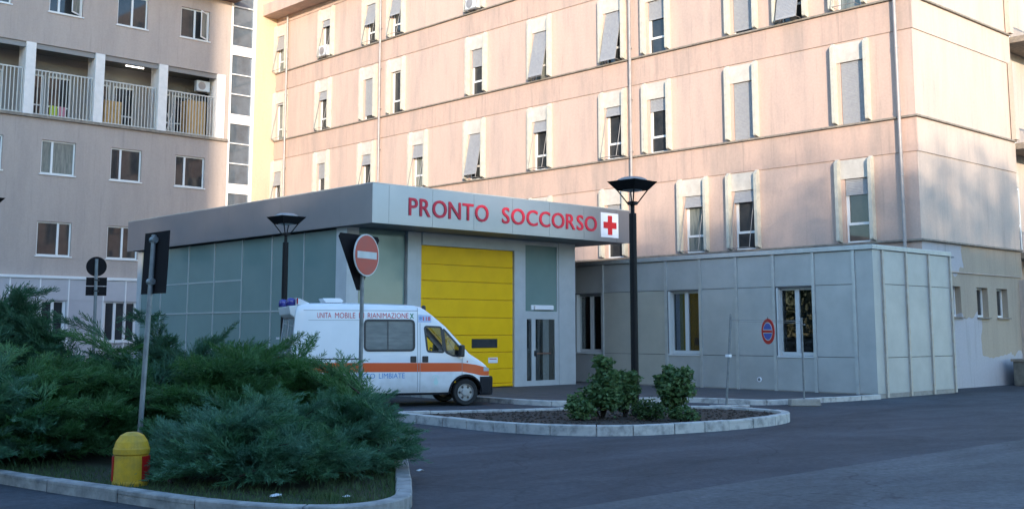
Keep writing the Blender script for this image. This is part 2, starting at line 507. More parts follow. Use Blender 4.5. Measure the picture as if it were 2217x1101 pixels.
def wall_grid(u0, u1, v0, v1, holes, place, depth, inward):
    """sheet in (u,v) with rectangular holes and reveals; place(u,v,d) -> point, d = distance inward"""
    us = sorted({u0, u1, *[h[0] for h in holes], *[h[1] for h in holes]})
    vs = sorted({v0, v1, *[h[2] for h in holes], *[h[3] for h in holes]})
    us = [u for u in us if u0 <= u <= u1]; vs = [v for v in vs if v0 <= v <= v1]
    m = MB()
    for a, b in zip(us, us[1:]):
        for c, d in zip(vs, vs[1:]):
            mu, mv = (a + b) / 2, (c + d) / 2
            if any(h[0] < mu < h[1] and h[2] < mv < h[3] for h in holes): continue
            m.quad(place(a, c, 0), place(b, c, 0), place(b, d, 0), place(a, d, 0))
    for a, b, c, d in holes:
        for (p, q) in (((a, c), (b, c)), ((b, c), (b, d)), ((b, d), (a, d)), ((a, d), (a, c))):
            m.quad(place(*p, 0), place(*q, 0), place(*q, depth), place(*p, depth))
    return m

def text_mesh(name, txt, material, bold=0.0, extrude=0.01):
    c = bpy.data.curves.new('tmp_text', 'FONT')
    c.body = txt; c.size = 1.0; c.offset = bold; c.extrude = extrude; c.resolution_u = 4
    o = bpy.data.objects.new('tmp_text', c)
    COL.objects.link(o)
    bpy.context.view_layer.update()
    me = bpy.data.meshes.new_from_object(o.evaluated_get(bpy.context.evaluated_depsgraph_get()))
    bpy.data.objects.remove(o); bpy.data.curves.remove(c)
    me.name = name
    me.materials.clear(); me.materials.append(MATS[material])
    return me

def cw(lat, f):                      # metres right of / ahead of the camera -> plan coordinates
    return (lat * math.sin(YA) - f * math.cos(YA), lat * math.cos(YA) + f * math.sin(YA))

# ================================================================== THE SETTING
g = MB(); g.quad((-400, -400, 0), (400, -400, 0), (400, 400, 0), (-400, 400, 0))
tag(g.build('ground', 'asphalt'), kind='structure', label='dark bluish asphalt forecourt')
g = MB(); g.quad((-7.9, -120, .004), (30, -120, .004), (30, 160, .004), (-7.9, 160, .004))
tag(g.build('road', 'asphalt_old'), kind='structure', label='paler worn asphalt of the street at lower right')

def smooth_poly(pts, closed=False, step=0.12):
    """Catmull-Rom through plan points, resampled at even steps"""
    P = [Vector((*p, 0)) for p in pts]
    n = len(P); out = []
    rng = range(n) if closed else range(n - 1)
    for i in rng:
        p0 = P[(i - 1) % n] if closed or i > 0 else P[i]
        p1, p2 = P[i], P[(i + 1) % n]
        p3 = P[(i + 2) % n] if closed or i + 2 < n else p2
        k = max(2, int((p2 - p1).length / 0.05))
        for j in range(k):
            t = j / k
            out.append(0.5 * ((2*p1) + (-p0+p2)*t + (2*p0-5*p1+4*p2-p3)*t*t + (-p0+3*p1-3*p2+p3)*t*t*t))
    if not closed: out.append(P[-1])
    res = [out[0]]
    for p in out[1:]:
        if (p - res[-1]).length >= step: res.append(p)
    return res

def kerb(name, pts, closed, width, h, stone, material, label, side=1, drop=0.0, seed=1):
    """row of separate kerb stones along a line; side=+1: stones lie left of the line"""
    rnd = random.Random(seed)
    L = smooth_poly(pts, closed, 0.1)
    n = len(L)
    def nrm(i):
        a = L[(i - 1) % n] if closed or i > 0 else L[i]
        b = L[(i + 1) % n] if closed or i < n - 1 else L[i]
        d = (b - a).normalized(); return Vector((-d.y, d.x, 0)) * side
    root = MB()
    # bedding strip under the stones
    rng = range(n if closed else n - 1)
    for i in rng:
        j = (i + 1) % n
        a, b = L[i], L[j]; na, nb = nrm(i), nrm(j)
        a0, a1, b0, b1 = a + na * .02, a + na * (width - .02), b + nb * .02, b + nb * (width - .02)
        z = h - .03
        root.add([(a0.x, a0.y, 0.002), (b0.x, b0.y, .002), (b0.x, b0.y, z), (a0.x, a0.y, z), (a1.x, a1.y, .002), (b1.x, b1.y, .002), (b1.x, b1.y, z), (a1.x, a1.y, z)],
                 [(0, 1, 2, 3), (4, 7, 6, 5), (3, 2, 6, 7)])
    ro = root.build(name, 'kerb_grey')
    tag(ro, label, kind='structure')
    k = max(1, round(stone / 0.1))
    i = 0
    while i < (n if closed else n - 1):
        kk = k + rnd.choice((0, 0, 0, -1, 1))
        e = min(i + kk, n if closed else n - 1)
        if (n - e) < 2 and closed: e = n
        m = MB(); c = 0.012; vs = []; dz = rnd.uniform(-.006, .006); off = rnd.uniform(-.006, .006)
        idx = list(range(i, e + 1))
        g0 = 0.011
        for q, ii in enumerate(idx):
            p = L[ii % n].copy(); nn = nrm(ii % n) if closed else nrm(min(ii, n - 1))
            d = Vector((nn.y, -nn.x, 0)) * side
            if q == 0: p = p + d * g0
            if q == len(idx) - 1: p = p - d * g0
            for w, z in ((off, 0.0), (off, h + dz - c), (off + c, h + dz), (width - c + off, h + dz), (width + off, h + dz - c), (width + off, 0.0)):
                s = p + nn * w; vs.append((s.x, s.y, z))
        fs = []
        for q in range(len(idx) - 1):
            for r_ in range(5):
                fs.append((q*6 + r_, q*6 + r_ + 1, (q+1)*6 + r_ + 1, (q+1)*6 + r_))
        fs.append((0, 1, 2, 3, 4, 5)); b = (len(idx) - 1) * 6; fs.append(tuple(b + q for q in (5, 4, 3, 2, 1, 0)))
        m.add(vs, fs)
        m.build('kerb_stone', material, ro)
        i = e
    return L

def fill(name, L, z, material, label, inset=0.0, kind='structure'):
    m = MB(); m.add([(p.x, p.y, z) for p in L], [tuple(range(len(L)))])
    o = m.build(name, material); tag(o, label, kind=kind); return o

# planting bed in the left foreground
bed = [(-24.5, 3.35), (-13.8, 4.72), (-11.5, 5.08), (-10.1, 5.33), (-9.15, 5.72), (-8.72, 6.25), (-8.85, 6.9), (-9.6, 7.55), (-11.3, 8.83), (-13.2, 10.2), (-16.5, 12.5), (-18.6, 13.6), (-19.6, 13.5), (-20.5, 13.0), (-26.5, 11.5)]
LB = kerb('bed_kerb', bed, False, 0.17, 0.13, 1.1, 'kerb_grey', 'row of grey concrete kerb stones edging the juniper bed', side=1, seed=3)
fill('planting_bed', [p for p in LB] , 0.085, 'lawn', 'dark earth and thin grass of the juniper bed')
# traffic island with the lamp
isl = [(-17.95, 13.75), (-16.44, 13.52), (-15.29, 13.42), (-14.3, 13.5), (-13.3, 13.85), (-12.62, 14.6), (-12.28, 15.8), (-12.15, 17.1), (-12.25, 18.3), (-12.62, 19.25), (-13.3, 19.75), (-14.3, 19.85), (-15.3, 19.45), (-16.45, 17.9), (-17.0, 16.2), (-17.6, 14.8)]
LI = kerb('island_kerb', isl, True, 0.17, 0.17, 0.62, 'kerb', 'ring of pale concrete kerb stones round the lamp island', side=1, seed=5)
fill('island_soil', [p for p in LI], 0.12, 'soil', 'bare dark brown soil of the kerbed island')
# pavement before the doors and the annex
pav = [(-24.95, 19.1), (-21.6, 19.0), (-19.6, 18.95), (-18.75, 19.25), (-18.45, 20.2), (-18.3, 21.6), (-17.7, 22.45), (-16.6, 22.75), (-15.9, 22.9), (-15.55, 23.5), (-15.3, 25.2), (-15.15, 26.6), (-15.12, 27.3)]
LP = kerb('pavement_kerb', pav, False, 0.16, 0.12, 1.0, 'kerb', 'pale kerb stones along the pavement before the yellow door', side=1, seed=9)
fill('pavement', [p for p in LP] + [Vector((-15.2, 27.39, 0)), Vector((-26.6, 27.39, 0)), Vector((-26.6, 19.1, 0))], 0.095, 'pavement', 'dark pavement before the entrance and the grey annex')

# ================================================================== PINK BUILDING
PX1, PX0, PY = -16.3, -53.4, 32.2
SILL = [4.52, 8.32, 12.10, 15.88, 19.75]
BAND = [7.20, 11.04, 14.84, 18.60, 22.5]
OPEN = 2.04                        # height of a window opening above its ledge
HW = 0.41                          # half width of an opening
pink = thing('pink_building', 'tall pink plastered hospital wing with finned shuttered windows in storeys', 'building', ((PX0+PX1)/2, PY, 0))
def rel(o, p): return (p[0] - o.location[0], p[1] - o.location[1], p[2] - o.location[2])
O = pink.location
# floor -> list of (x, type, shutter fraction)
WIN = {
 0: [(-18.4,'part',.25), (-22.65,'tilt',.20), (-24.8,'tilt',.18), (-28.6,'part',.42), (-32.6,'tilt',.3), (-36.65,'part',.3), (-40.65,'tilt',.3), (-44.7,'part',.4), (-48.65,'tilt',.3), (-52.85,'part',.3)],
 1: [(-18.4,'shut',1.0), (-22.6,'shut',1.0), (-26.4,'part',.22), (-28.57,'tilt',.17), (-32.6,'tilt',.22), (-36.68,'tilt',.9), (-40.65,'tilt',.30), (-44.7,'tilt',.25), (-48.65,'part',.36), (-52.85,'tilt',.38)],
 2: [(-18.4,'tilt',.1), (-20.55,'tilt',.97), (-22.53,'shut',.92), (-26.4,'part',.34), (-28.57,'tilt',.97), (-32.6,'tilt',.95), (-36.57,'part',.36), (-42.4,'open',0), (-44.64,'shut',.88), (-48.6,'tilt',.22), (-52.8,'tilt',.05)],
 3: [(-18.4,'part',.3), (-22.6,'tilt',.3), (-26.4,'tilt',.4), (-28.6,'part',.4), (-32.6,'tilt',.9), (-36.7,'tilt',.3), (-42.45,'tilt',.50), (-44.5,'tilt',.52), (-48.45,'tilt',.16), (-52.85,'tilt',.40)],
}
holes = []
for fl, ws in WIN.items():
    for x, ty, fr in ws: holes.append((x - HW, x + HW, SILL[fl], SILL[fl] + OPEN))
for x in (-52.0, -48.5, -44.5, -36.7, -28.6): holes.append((x - HW, x + HW, SILL[4], SILL[4] + OPEN))
pl = lambda u, v, d: rel(pink, (u, PY + d, v))
w = wall_grid(PX0, PX1, 0, 23.5, holes, pl, 0.16, 1)
w.build('wall', 'pink', pink)
# end wall, facing the street
ends = [(33.95, 34.7, 2.2, 3.15), (35.82, 36.62, 2.2, 3.15), (37.28, 38.1, 2.2, 3.15)]
pe = lambda u, v, d: rel(pink, (PX1 - d, u, v))
wall_grid(PY, 39.25, 3.57, 23.5, [], pe, 0.2, 1).build('end_wall', 'pink_end', pink)
pe2 = lambda u, v, d: rel(pink, (PX1 - .05 - d, u, v))
wall_grid(PY, 39.25, 0, 3.57, ends, pe2, 0.28, 1).build('lower_end_wall', 'tan', pink)
m = MB(); m.box(*[v for a in zip(rel(pink, (PX1-.052, PY+.01, 3.57)), rel(pink, (PX1-.001, 39.2, 3.60))) for v in a]); m.build('drip_edge', 'ledge', pink)
# tan upper patch on the end wall between the drip edge and the first ledge
m = MB(); m.box(*[v for a in zip(rel(pink, (PX1-.02, PY+.02, 3.605)), rel(pink, (PX1+.004, 39.2, 4.46))) for v in a]); m.build('lower_band', 'tan', pink)
# back and roof so that the block is closed
m = MB(); x0, y0, z0 = rel(pink, (PX0, PY, 0)); x1, y1, z1 = rel(pink, (PX1, 46, 23.5))
m.quad((x0, y0+.001, z1), (x1, y0+.001, z1), (x1, y1, z1), (x0, y1, z1)); m.quad((x0, y1, 0), (x1, y1, 0), (x1, y1, z1), (x0, y1, z1)); m.quad((x0, y0, 0), (x0, y1, 0), (x0, y1, z1), (x0, y0, z1))
m.build('roof', 'roof_brown', pink)
def bx(m, p, q, o=pink):
    a, b = rel(o, p), rel(o, q); m.box(a[0], b[0], a[1], b[1], a[2], b[2]); return m
for fl in range(4):
    # proud spandrel band and the thin ledge under the windows, both faces
    z0 = BAND[fl]; z1 = SILL[fl + 1] - .07
    m = MB(); bx(m, (PX0, PY - .035, z0), (PX1 + .035, PY + .01, z1)); m.build('spandrel_band', 'pink_band', pink)
    m = MB(); bx(m, (PX1 - .01, PY - .034, z0), (PX1 + .034, 39.25, z1)); m.build('spandrel_band', 'pink_end', pink)
for fl in range(5):
    z = SILL[fl]
    m = MB(); bx(m, (PX0, PY - .12, z - .068), (PX1 + .12, PY + .01, z - .004)); m.build('ledge', 'ledge', pink, bevel=.01)
    m = MB(); bx(m, (PX1 - .01, PY - .118, z - .066), (PX1 + .118, 39.2, z - .006)); m.build('ledge', 'ledge', pink, bevel=.01)
# projecting slab above the fourth storey
m = MB(); bx(m, (PX0 - .3, PY - .95, 18.95), (-40, PY - .04, 19.62)); m.build('balcony_slab', 'pink_band', pink, bevel=.02)

# one window of each kind as shared meshes, local origin = centre of the opening's bottom edge on the wall plane
fin_h = BAND[0] - SILL[0]
def fin_mesh():
    m = MB()
    prof = [(-.22, .10), (-.20, .06), (.02, .0), (.02, fin_h), (-.10, fin_h), (-.22, fin_h - .12)]   # (y, z)
    return m.prism(prof, -.055, .055, 0).mesh('fin', 'fin')
FIN = fin_mesh()
LINT = MB().box(-.53, .53, -.03, .02, OPEN, fin_h - .03).mesh('lintel_panel', 'lintel')
def wframe():
    m = MB(); h = OPEN; a, b = HW - .002, .055
    m.box(-a, -a + b, .08, .14, .003, h - .003); m.box(a - b, a, .08, .14, .003, h - .003)
    m.box(-a + b, a - b, .081, .139, .003, b); m.box(-a + b, a - b, .081, .139, h - b, h - .003)
    m.box(-a + b, a - b, .075, .138, .56, .64)
    m.box(-a + b, -a + b + .05, .078, .137, .64, h - b)
    return m.mesh('window', 'frame_white')
WFR = wframe()
WPANE = MB().box(-HW + .01, HW - .01, .11, .12, .01, OPEN - .01).mesh('pane', 'pane_dark')
WPANE2 = MB().box(-HW + .01, HW - .01, .11, .12, .01, OPEN - .01).mesh('pane', 'pane_curtain')
ROOMB = MB().box(-HW + .004, HW - .004, .150, .158, .004, OPEN - .004).mesh('room_back', 'room_dark')
def shutter(frac, tilt, out=.40):
    """roller shutter: overlapping slats from the top down, hanging straight or on pushed-out rails"""
    m = MB(); n = int(OPEN * frac / .052); a = HW - .02
    def P(s, d):       # s = distance down from the top, d = outward from the slat plane
        if tilt:
            k = out / OPEN; return (.03 - k * s - d, OPEN - .01 - s * math.sqrt(1 - k*k))
        return (.05 - d, OPEN - .01 - s)
    for i in range(n):
        s0, s1 = i * .052, (i + 1) * .052
        p = [P(s0, 0), P(s0 + .012, .012), P(s1 - .006, .012), P(s1, 0)]
        for q in range(3):
            m.quad((-a, *p[q]), (a, *p[q]), (a, *p[q+1]), (-a, *p[q+1]))
    s = n * .052
    p, q = P(s, -.01), P(s + .05, .016)
    m.box(-a, a, min(p[0], q[0]), max(p[0], q[0]), q[1], p[1])
    return m.mesh('roller_shutter', 'shutter')
def rails(out=.40):
    m = MB(); a = HW - .012
    for s in (-a, a):
        m.tube((s, .03, OPEN - .02), (s, .03 - out, .05), .012, n=6)
        m.tube((s, .03 - out, .05), (s, .05, .03), .009, n=6)
    m.tube((-a, .03 - out, .05), (a, .03 - out, .05), .013, n=6)
    return m.mesh('shutter_frame', 'rail_grey')
RAILS = rails()
SH = {}
for fl, ws in WIN.items():
    for i, (x, ty, fr) in enumerate(ws):
        wo = link('window', WFR, pink, rel(pink, (x, PY, SILL[fl])))
        link('pane', WPANE2 if (i + fl) % 5 == 2 else WPANE, wo)
        link('fin', FIN, wo, (-.585, 0, 0)); link('fin', FIN, wo, (.585, 0, 0))
        link('lintel_panel', LINT, wo)
        if fr > 0.04:
            key = (round(fr, 2), ty == 'tilt')
            if key not in SH: SH[key] = shutter(fr, ty == 'tilt')
            link('roller_shutter', SH[key], wo)
        if ty == 'tilt': link('shutter_frame', RAILS, wo)
for x in (-52.0, -48.5, -44.5, -36.7, -28.6):
    wo = link('window', WFR, pink, rel(pink, (x, PY, SILL[4]))); link('pane', WPANE, wo)
    link('fin', FIN, wo, (-.585, 0, 0)); link('fin', FIN, wo, (.585, 0, 0))
# downpipes with clamps
for x, ztop in ((-16.75, 23.4), (-27.6, 23.4), (-52.1, 18.9), (-43.6, 23.4)):
    m = MB(); y = PY - .17
    m.tube(rel(pink, (x, y, 4.0 if x > -20 else .1)), rel(pink, (x, y, ztop)), .055, n=12)
    o = m.build('downpipe', 'downpipe', pink, smooth=False)
    for k in range(4, int(ztop), 2):
        mm = MB()
        mm.tube(rel(pink, (x, y, k + .45)), rel(pink, (x, y, k + .52)), .068, n=12)
        mm.tube(rel(pink, (x, y, k + .48)), rel(pink, (x, PY - .03, k + .48)), .015, n=6)
        mm.build('pipe_clamp', 'downpipe', o)
# small windows low in the end wall
for y0, y1, z0, z1 in ends:
    m = MB(); xx = PX1 - .05 - .26
    for a, b, c, d in ((y0+.003, y0+.06, z0+.003, z1-.003), (y1-.06, y1-.003, z0+.003, z1-.003), (y0+.06, y1-.06, z0+.003, z0+.07), (y0+.06, y1-.06, z1-.06, z1-.003)):
        bx(m, (xx, a, c), (xx + .07, b, d))
    wo = m.build('window', 'frame_white', pink)
    m = MB(); bx(m, (xx + .02, y0+.05, z0+.05), (xx + .03, y1-.05, z1-.05)); m.build('pane', 'pane_dark', wo)
    m = MB(); bx(m, (xx, y0-.05, z0-.05), (PX1 + .03, y1+.05, z0-.003)); m.build('sill', 'ledge', wo)
# recessed bay with balconies at the far end of the end wall
m = MB(); bx(m, (PX1 - .6, 39.25, 0), (PX1 - .55, 44, 23.5)); m.build('bay_wall', 'pink_end', pink)
m = MB(); bx(m, (PX1 - .6, 39.05, .0), (PX1 + .16, 39.249, 3.5)); m.build('pilaster', 'pink_end', pink)
for fl in (0, 1, 2):
    z = SILL[fl]
    m = MB(); bx(m, (PX1 - .54, 39.28, z - .30), (PX1 + .75, 44, z - .08)); sl = m.build('balcony_slab', 'ledge', pink, bevel=.015)
    if fl: 
        m = MB(); bx(m, (PX1 + .04, 38.98, z), (PX1 + .2, 39.24, BAND[fl])); m.build('pilaster', 'pink_end', pink)
    m = MB()
    bx(m, (PX1 + .66, 39.32, z + .95), (PX1 + .72, 44, z + 1.0)); bx(m, (PX1 + .67, 39.32, z + .05), (PX1 + .71, 44, z + .09))
    rl = m.build('balcony_rail', 'galvanised', pink)
    for k in range(16):
        y = 39.35 + k * .13
        mm = MB(); bx(mm, (PX1 + .68, y, z - .079), (PX1 + .70, y + .03, z + .949)); mm.build('bar', 'galvanised', rl)
    m = MB(); bx(m, (PX1 - .545, 39.5, z + .02), (PX1 - .48, 39.58, z + 2.3)); bx(m, (PX1 - .545, 40.5, z + .02), (PX1 - .48, 40.58, z + 2.3)); bx(m, (PX1 - .545, 39.58, z + 2.22), (PX1 - .48, 40.5, z + 2.3))
    bx(m, (PX1 - .545, 39.58, z + .9), (PX1 - .48, 40.5, z + .98))
    wo = m.build('balcony_door', 'frame_white', pink)
    m = MB(); bx(m, (PX1 - .53, 39.585, z + .03), (PX1 - .52, 40.495, z + 2.2)); m.build('pane', 'pane_dark', wo)
    m = MB(); bx(m, (PX1 - .547, 39.45, z + 2.32), (PX1 - .47, 40.6, z + 2.9)); m.build('lintel_panel', 'lintel', wo)
m = MB(); bx(m, (PX1 - .545, 39.4, .1), (PX1 - .5, 40.6, 2.6)); m.build('ground_floor_door', 'black_plastic', pink)
# low stone plinth at the right edge
m = MB(); m.box(-.7, .9, -.9, 1.4, 0, .78)
o = m.build('low_wall', 'old_stone', None, (-15.25, 38.2, 0), bevel=.02); tag(o, 'low weathered stone wall stub at the right edge of the photo', 'wall')
m = MB(); m.box(-.75, .95, -.95, 1.45, .78, .86); m.build('capstone', 'ledge', o)

# ================================================================== BEIGE BUILDING (left)
BX = -53.4
beige = thing('beige_building', 'grey beige hospital block with a storey of open balconies on the left', 'building', (BX, 22, 0))
cols = [(12.95, 14.55), (16.3, 17.92), (19.68, 21.3), (23.05, 24.63), (26.45, 28.08)]
bh = []
for a, b in cols:
    for z0 in (5.28, 9.13, 16.95): bh.append((a, b, z0, z0 + 1.6))
bays = [(12.4, 15.35), (15.8, 18.72), (19.18, 22.05), (22.52, 25.36), (25.84, 28.63)]
pb = lambda u, v, d: rel(beige, (BX - d, u, v))
wall_grid(8.0, 29.35, 4.3, 11.72, [h for h in bh if h[2] < 11], pb, .2, 1).build('wall', 'beige', beige)
more = [(a - 3.38*k, b - 3.38*k, z, z + 1.6) for k in range(2, 9) for a, b in (cols[0],) for z in (5.28, 9.13, 13.0, 16.95)]
wall_grid(-16.0, 7.999, 0, 19.35, more, pb, .2, 1).build('wall', 'beige', beige)
for a, b, z0, z1 in more:
    m = MB(); bx(m, (BX - .17, a, z0), (BX - .15, b, z1), beige); m.build('pane', 'pane_dark', beige)
wall_grid(8.0, 29.35, 15.3, 19.35, [h for h in bh if h[2] > 15], pb, .2, 1).build('wall', 'beige', beige)
m = MB(); bx(m, (BX - 9, 29.15, 0), (BX - .001, 29.349, 19.35), beige); bx(m, (BX - 3, 29.15, 11.8), (BX - .002, 29.35, 15.3), beige)
m.build('side_wall', 'beige', beige)
m = MB(); bx(m, (BX - 9, 7, 19.352), (BX + .9, 29.55, 19.62), beige); m.build('eave', 'roof_brown', beige)
# loggia storey
m = MB(); bx(m, (BX - 2.5, 8, 11.725), (BX + .14, 29.3, 11.86), beige); m.build('balcony_floor', 'ledge', beige)
m = MB(); bx(m, (BX - 2.5, 8, 15.302), (BX - .003, 29.14, 15.34), beige); m.build('balcony_ceiling', 'ceiling', beige)
m = MB(); bx(m, (BX - .2, 8, 15.05), (BX - .08, 29.14, 15.298), beige); m.build('awning_box', 'rail_grey', beige)
m = MB(); bx(m, (BX - 2.4, 8, 11.86), (BX - 2.25, 29.14, 15.3), beige); m.build('balcony_back_wall', 'room_grey', beige)
for a, b in zip([8, *[q[1] for q in bays]], [q[0] for q in bays] + [29.12]):
    if b - a > 2: continue
    m = MB(); bx(m, (BX - .9, a, 11.862), (BX + .04, b, 15.299), beige); m.build('balcony_pillar', 'pillar', beige, bevel=.015)
BAR = MB().box(-.014, .014, -.022, .022, 0, 2.12).mesh('bar', 'rail_light')
for k, (a, b) in enumerate(bays):
    m = MB(); bx(m, (BX - .22, a + .04, 14.02), (BX - .17, b - .04, 14.08), beige); bx(m, (BX - .21, a + .04, 11.93), (BX - .18, b - .04, 11.97), beige)
    for y in (a + .06, b - .06): bx(m, (BX - .225, y - .025, 11.861), (BX - .165, y + .025, 14.02), beige)
    rl = m.build('railing', 'rail_light', beige)
    n = 16
    for i in range(1, n):
        y = a + .06 + (b - a - .12) * i / n
        link('bar', BAR, rl, rel(beige, (BX - .195, y, 11.9)))
    # glazed door wall behind the balcony
    m = MB()
    for (p, q) in ((a + .25, a + 1.25), (a + 1.45, b - .3)):
        bx(m, (BX - 2.248, p, 11.9), (BX - 2.2, p + .07, 14.3), beige); bx(m, (BX - 2.248, q - .07, 11.9), (BX - 2.2, q, 14.3), beige); bx(m, (BX - 2.247, p + .07, 14.22), (BX - 2.2, q - .07, 14.3), beige)
        bx(m, (BX - 2.247, p + .07, 12.75), (BX - 2.2, q - .07, 12.82), beige)
    wf = m.build('balcony_window', 'frame_white', beige)
    for (p, q) in ((a + .25, a + 1.25), (a + 1.45, b - .3)):
        m = MB(); bx(m, (BX - 2.24, p + .071, 11.9), (BX - 2.23, q - .071, 14.21), beige); m.build('pane', 'pane_dark' if k != 1 else 'pane_curtain', wf)
# things standing on the balconies
def onb(name, mt, p, q, label, cat, **k):
    m = MB(); c = ((p[0]+q[0])/2, (p[1]+q[1])/2, p[2])
    m.box(p[0]-c[0], q[0]-c[0], p[1]-c[1], q[1]-c[1], 0, q[2]-p[2]); o = m.build(name, mt, None, c, **k); tag(o, label, cat); return o
o = onb('storage_panel', 'panel_orange_light', (BX - 1.7, 27.5, 11.865), (BX - .95, 28.55, 13.9), 'tall cupboard with orange bounced light in its colour behind the rightmost balcony bars', 'cupboard', bevel=.01)
m = MB(); m.box(.376, .385, -.49, -.01, .05, 1.98); m.build('door', 'panel_orange_light', o); m = MB(); m.box(.376, .385, .01, .49, .05, 1.98); m.build('door', 'panel_orange_light', o)
o = onb('storage_panel', 'panel_orange_light', (BX - 1.9, 23.1, 11.865), (BX - 1.2, 24.0, 13.3), 'cupboard with warm bounced light in its colour standing on the second balcony from the right', 'cupboard', bevel=.01)
m = MB(); m.box(.351, .36, -.42, .42, .05, 1.38); m.build('door', 'panel_orange_light', o)
# folding chair
o = thing('folding_chair', 'folded white chair leaning on the rightmost balcony', 'chair', (BX - .7, 26.35, 11.865))
m = MB(); m.tube((0, -.2, 0), (.05, .15, 1.1), .022, n=6); m.build('leg', 'fixture_white', o)
m = MB(); m.tube((0, .2, 0), (.05, -.15, 1.1), .022, n=6); m.build('leg', 'fixture_white', o)
m = MB(); m.box(.03, .06, -.2, .2, .55, .60); m.build('seat', 'fixture_white', o)
for (y, c, nm, lb) in ((20.05, 'cloth_lime', 'towel', 'lime green towel hanging behind the second balcony bars from left'), (20.45, 'cloth_pink', 'towel', 'pink towel hanging behind the second balcony bars from left')):
    m = MB()
    for i in range(6): m.quad((.02*math.sin(i), i*.06, 0), (.02*math.sin(i+1), (i+1)*.06, 0), (.02*math.sin(i+1), (i+1)*.06, .45), (.02*math.sin(i), i*.06, .45))
    oo = m.build(nm, c, None, (BX - .27, y, 12.0)); md = oo.modifiers.new('thick', 'SOLIDIFY'); md.thickness = .02; tag(oo, lb, 'towel')
for (y, lb) in ((24.6, 'lit tube light under the ceiling of the second balcony from right'),):
    o = thing('tube_light', lb, 'light', (BX - 1.2, y, 15.22))
    m = MB(); m.box(-.06, .06, -.5, .5, .02, .08); m.build('housing', 'fixture_white', o)
    m = MB(); m.tube((0, -.48, 0), (0, .48, 0), .022, n=8); m.build('tube', 'tube_light', o)

def ac_unit(loc, rotz, label):
    o = thing('air_conditioner', label, 'air conditioner', loc, rotz, 'air conditioner units')
    m = MB(); m.box(-.38, .38, -.26, .02, .06, .62); m.build('casing', 'frame_grey', o, bevel=.015)
    m = MB(); m.tube((-.08, -.262, .34), (-.08, -.272, .34), .21, n=20); m.build('fan_guard', 'downpipe', o)
    m = MB(); m.box(-.3, -.24, -.24, 0, 0, .06); m.box(.24, .3, -.24, 0, 0, .06); m.build('bracket', 'rail_grey', o)
    return o
ac_unit((BX - .75, 28.1, 14.3), R(90), 'white air conditioner high on the rightmost open balcony')
ac_unit((-48.45, PY - .02, SILL[3] + .0), 0, 'air conditioner in a window of the second finned column from left, under the slab')
ac_unit((-36.75, PY - .02, SILL[3] + .0), 0, 'air conditioner in the window cut by the top edge above the canopy')

# windows of the beige block
def two_leaf(a, b, z0, z1, mull, label=None, pane='pane_dark', opened=False):
    m = MB(); f = .07; X0, X1 = BX - .17, BX - .10
    bx(m, (X0, a+.003, z0+.003), (X1, a + f, z1-.003), beige); bx(m, (X0, b - f, z0+.003), (X1, b-.003, z1-.003), beige)
    bx(m, (X0, a + f, z0+.003), (X1 - .001, b - f, z0 + f), beige); bx(m, (X0, a + f, z1 - f), (X1 - .001, b - f, z1-.003), beige)
    c = a + (b - a) * mull
    bx(m, (X0 + .002, c - .05, z0 + f), (X1 + .012, c + .05, z1 - f), beige)
    wo = m.build('window', 'frame_white', beige)
    for p, q in ((a + f, c - .05), (c + .05, b - f)):
        m = MB(); bx(m, (BX - .145, p, z0 + f), (BX - .135, q, z1 - f), beige); m.build('pane', pane, wo)
    m = MB(); bx(m, (BX - .17, a - .06, z0 - .06), (BX + .06, b + .06, z0 - .003), beige); m.build('sill', 'frame_white', wo)
    return wo
for i, (a, b) in enumerate(cols):
    two_leaf(a, b, 5.28, 6.88, .62 if i < 3 else .5, pane='pane_dark')
    two_leaf(a, b, 9.13, 10.73, .33, pane='pane_curtain' if i == 2 else 'pane_dark')
    wo = two_leaf(a, b, 16.95, 18.55, .5 if i != 2 else .3, pane='pane_dark')
    if i in (2, 4):   # a leaf standing open, with a bright pane
        m = MB(); p0 = rel(beige, (BX - .1, b - .08, 17.03)); d = Vector((.42, -.55, 0)).normalized()
        q0 = Vector(p0); q1 = q0 + d * .72
        for s, e, zz0, zz1 in ((0, .06, 0, 1.44), (.66, .72, 0, 1.44), (.06, .66, 0, .07), (.06, .66, 1.37, 1.44)):
            u, v = q0 + d * s, q0 + d * e; n = Vector((d.y, -d.x, 0)) * .03
            m.add([(u.x, u.y, u.z+zz0), (v.x, v.y, v.z+zz0), (v.x+n.x, v.y+n.y, v.z+zz0), (u.x+n.x, u.y+n.y, u.z+zz0), (u.x, u.y, u.z+zz1), (v.x, v.y, v.z+zz1), (v.x+n.x, v.y+n.y, v.z+zz1), (u.x+n.x, u.y+n.y, u.z+zz1)], [(0,3,2,1),(4,5,6,7),(0,1,5,4),(1,2,6,5),(2,3,7,6),(3,0,4,7)])
        m.build('open_leaf', 'frame_white', wo)
        m = MB(); u, v = q0 + d * .06, q0 + d * .66; n = Vector((d.y, -d.x, 0)) * .015
        m.quad((u.x+n.x, u.y+n.y, u.z+.07), (v.x+n.x, v.y+n.y, v.z+.07), (v.x+n.x, v.y+n.y, v.z+1.37), (u.x+n.x, u.y+n.y, u.z+1.37)); m.build('pane', 'pane_curtain', wo)
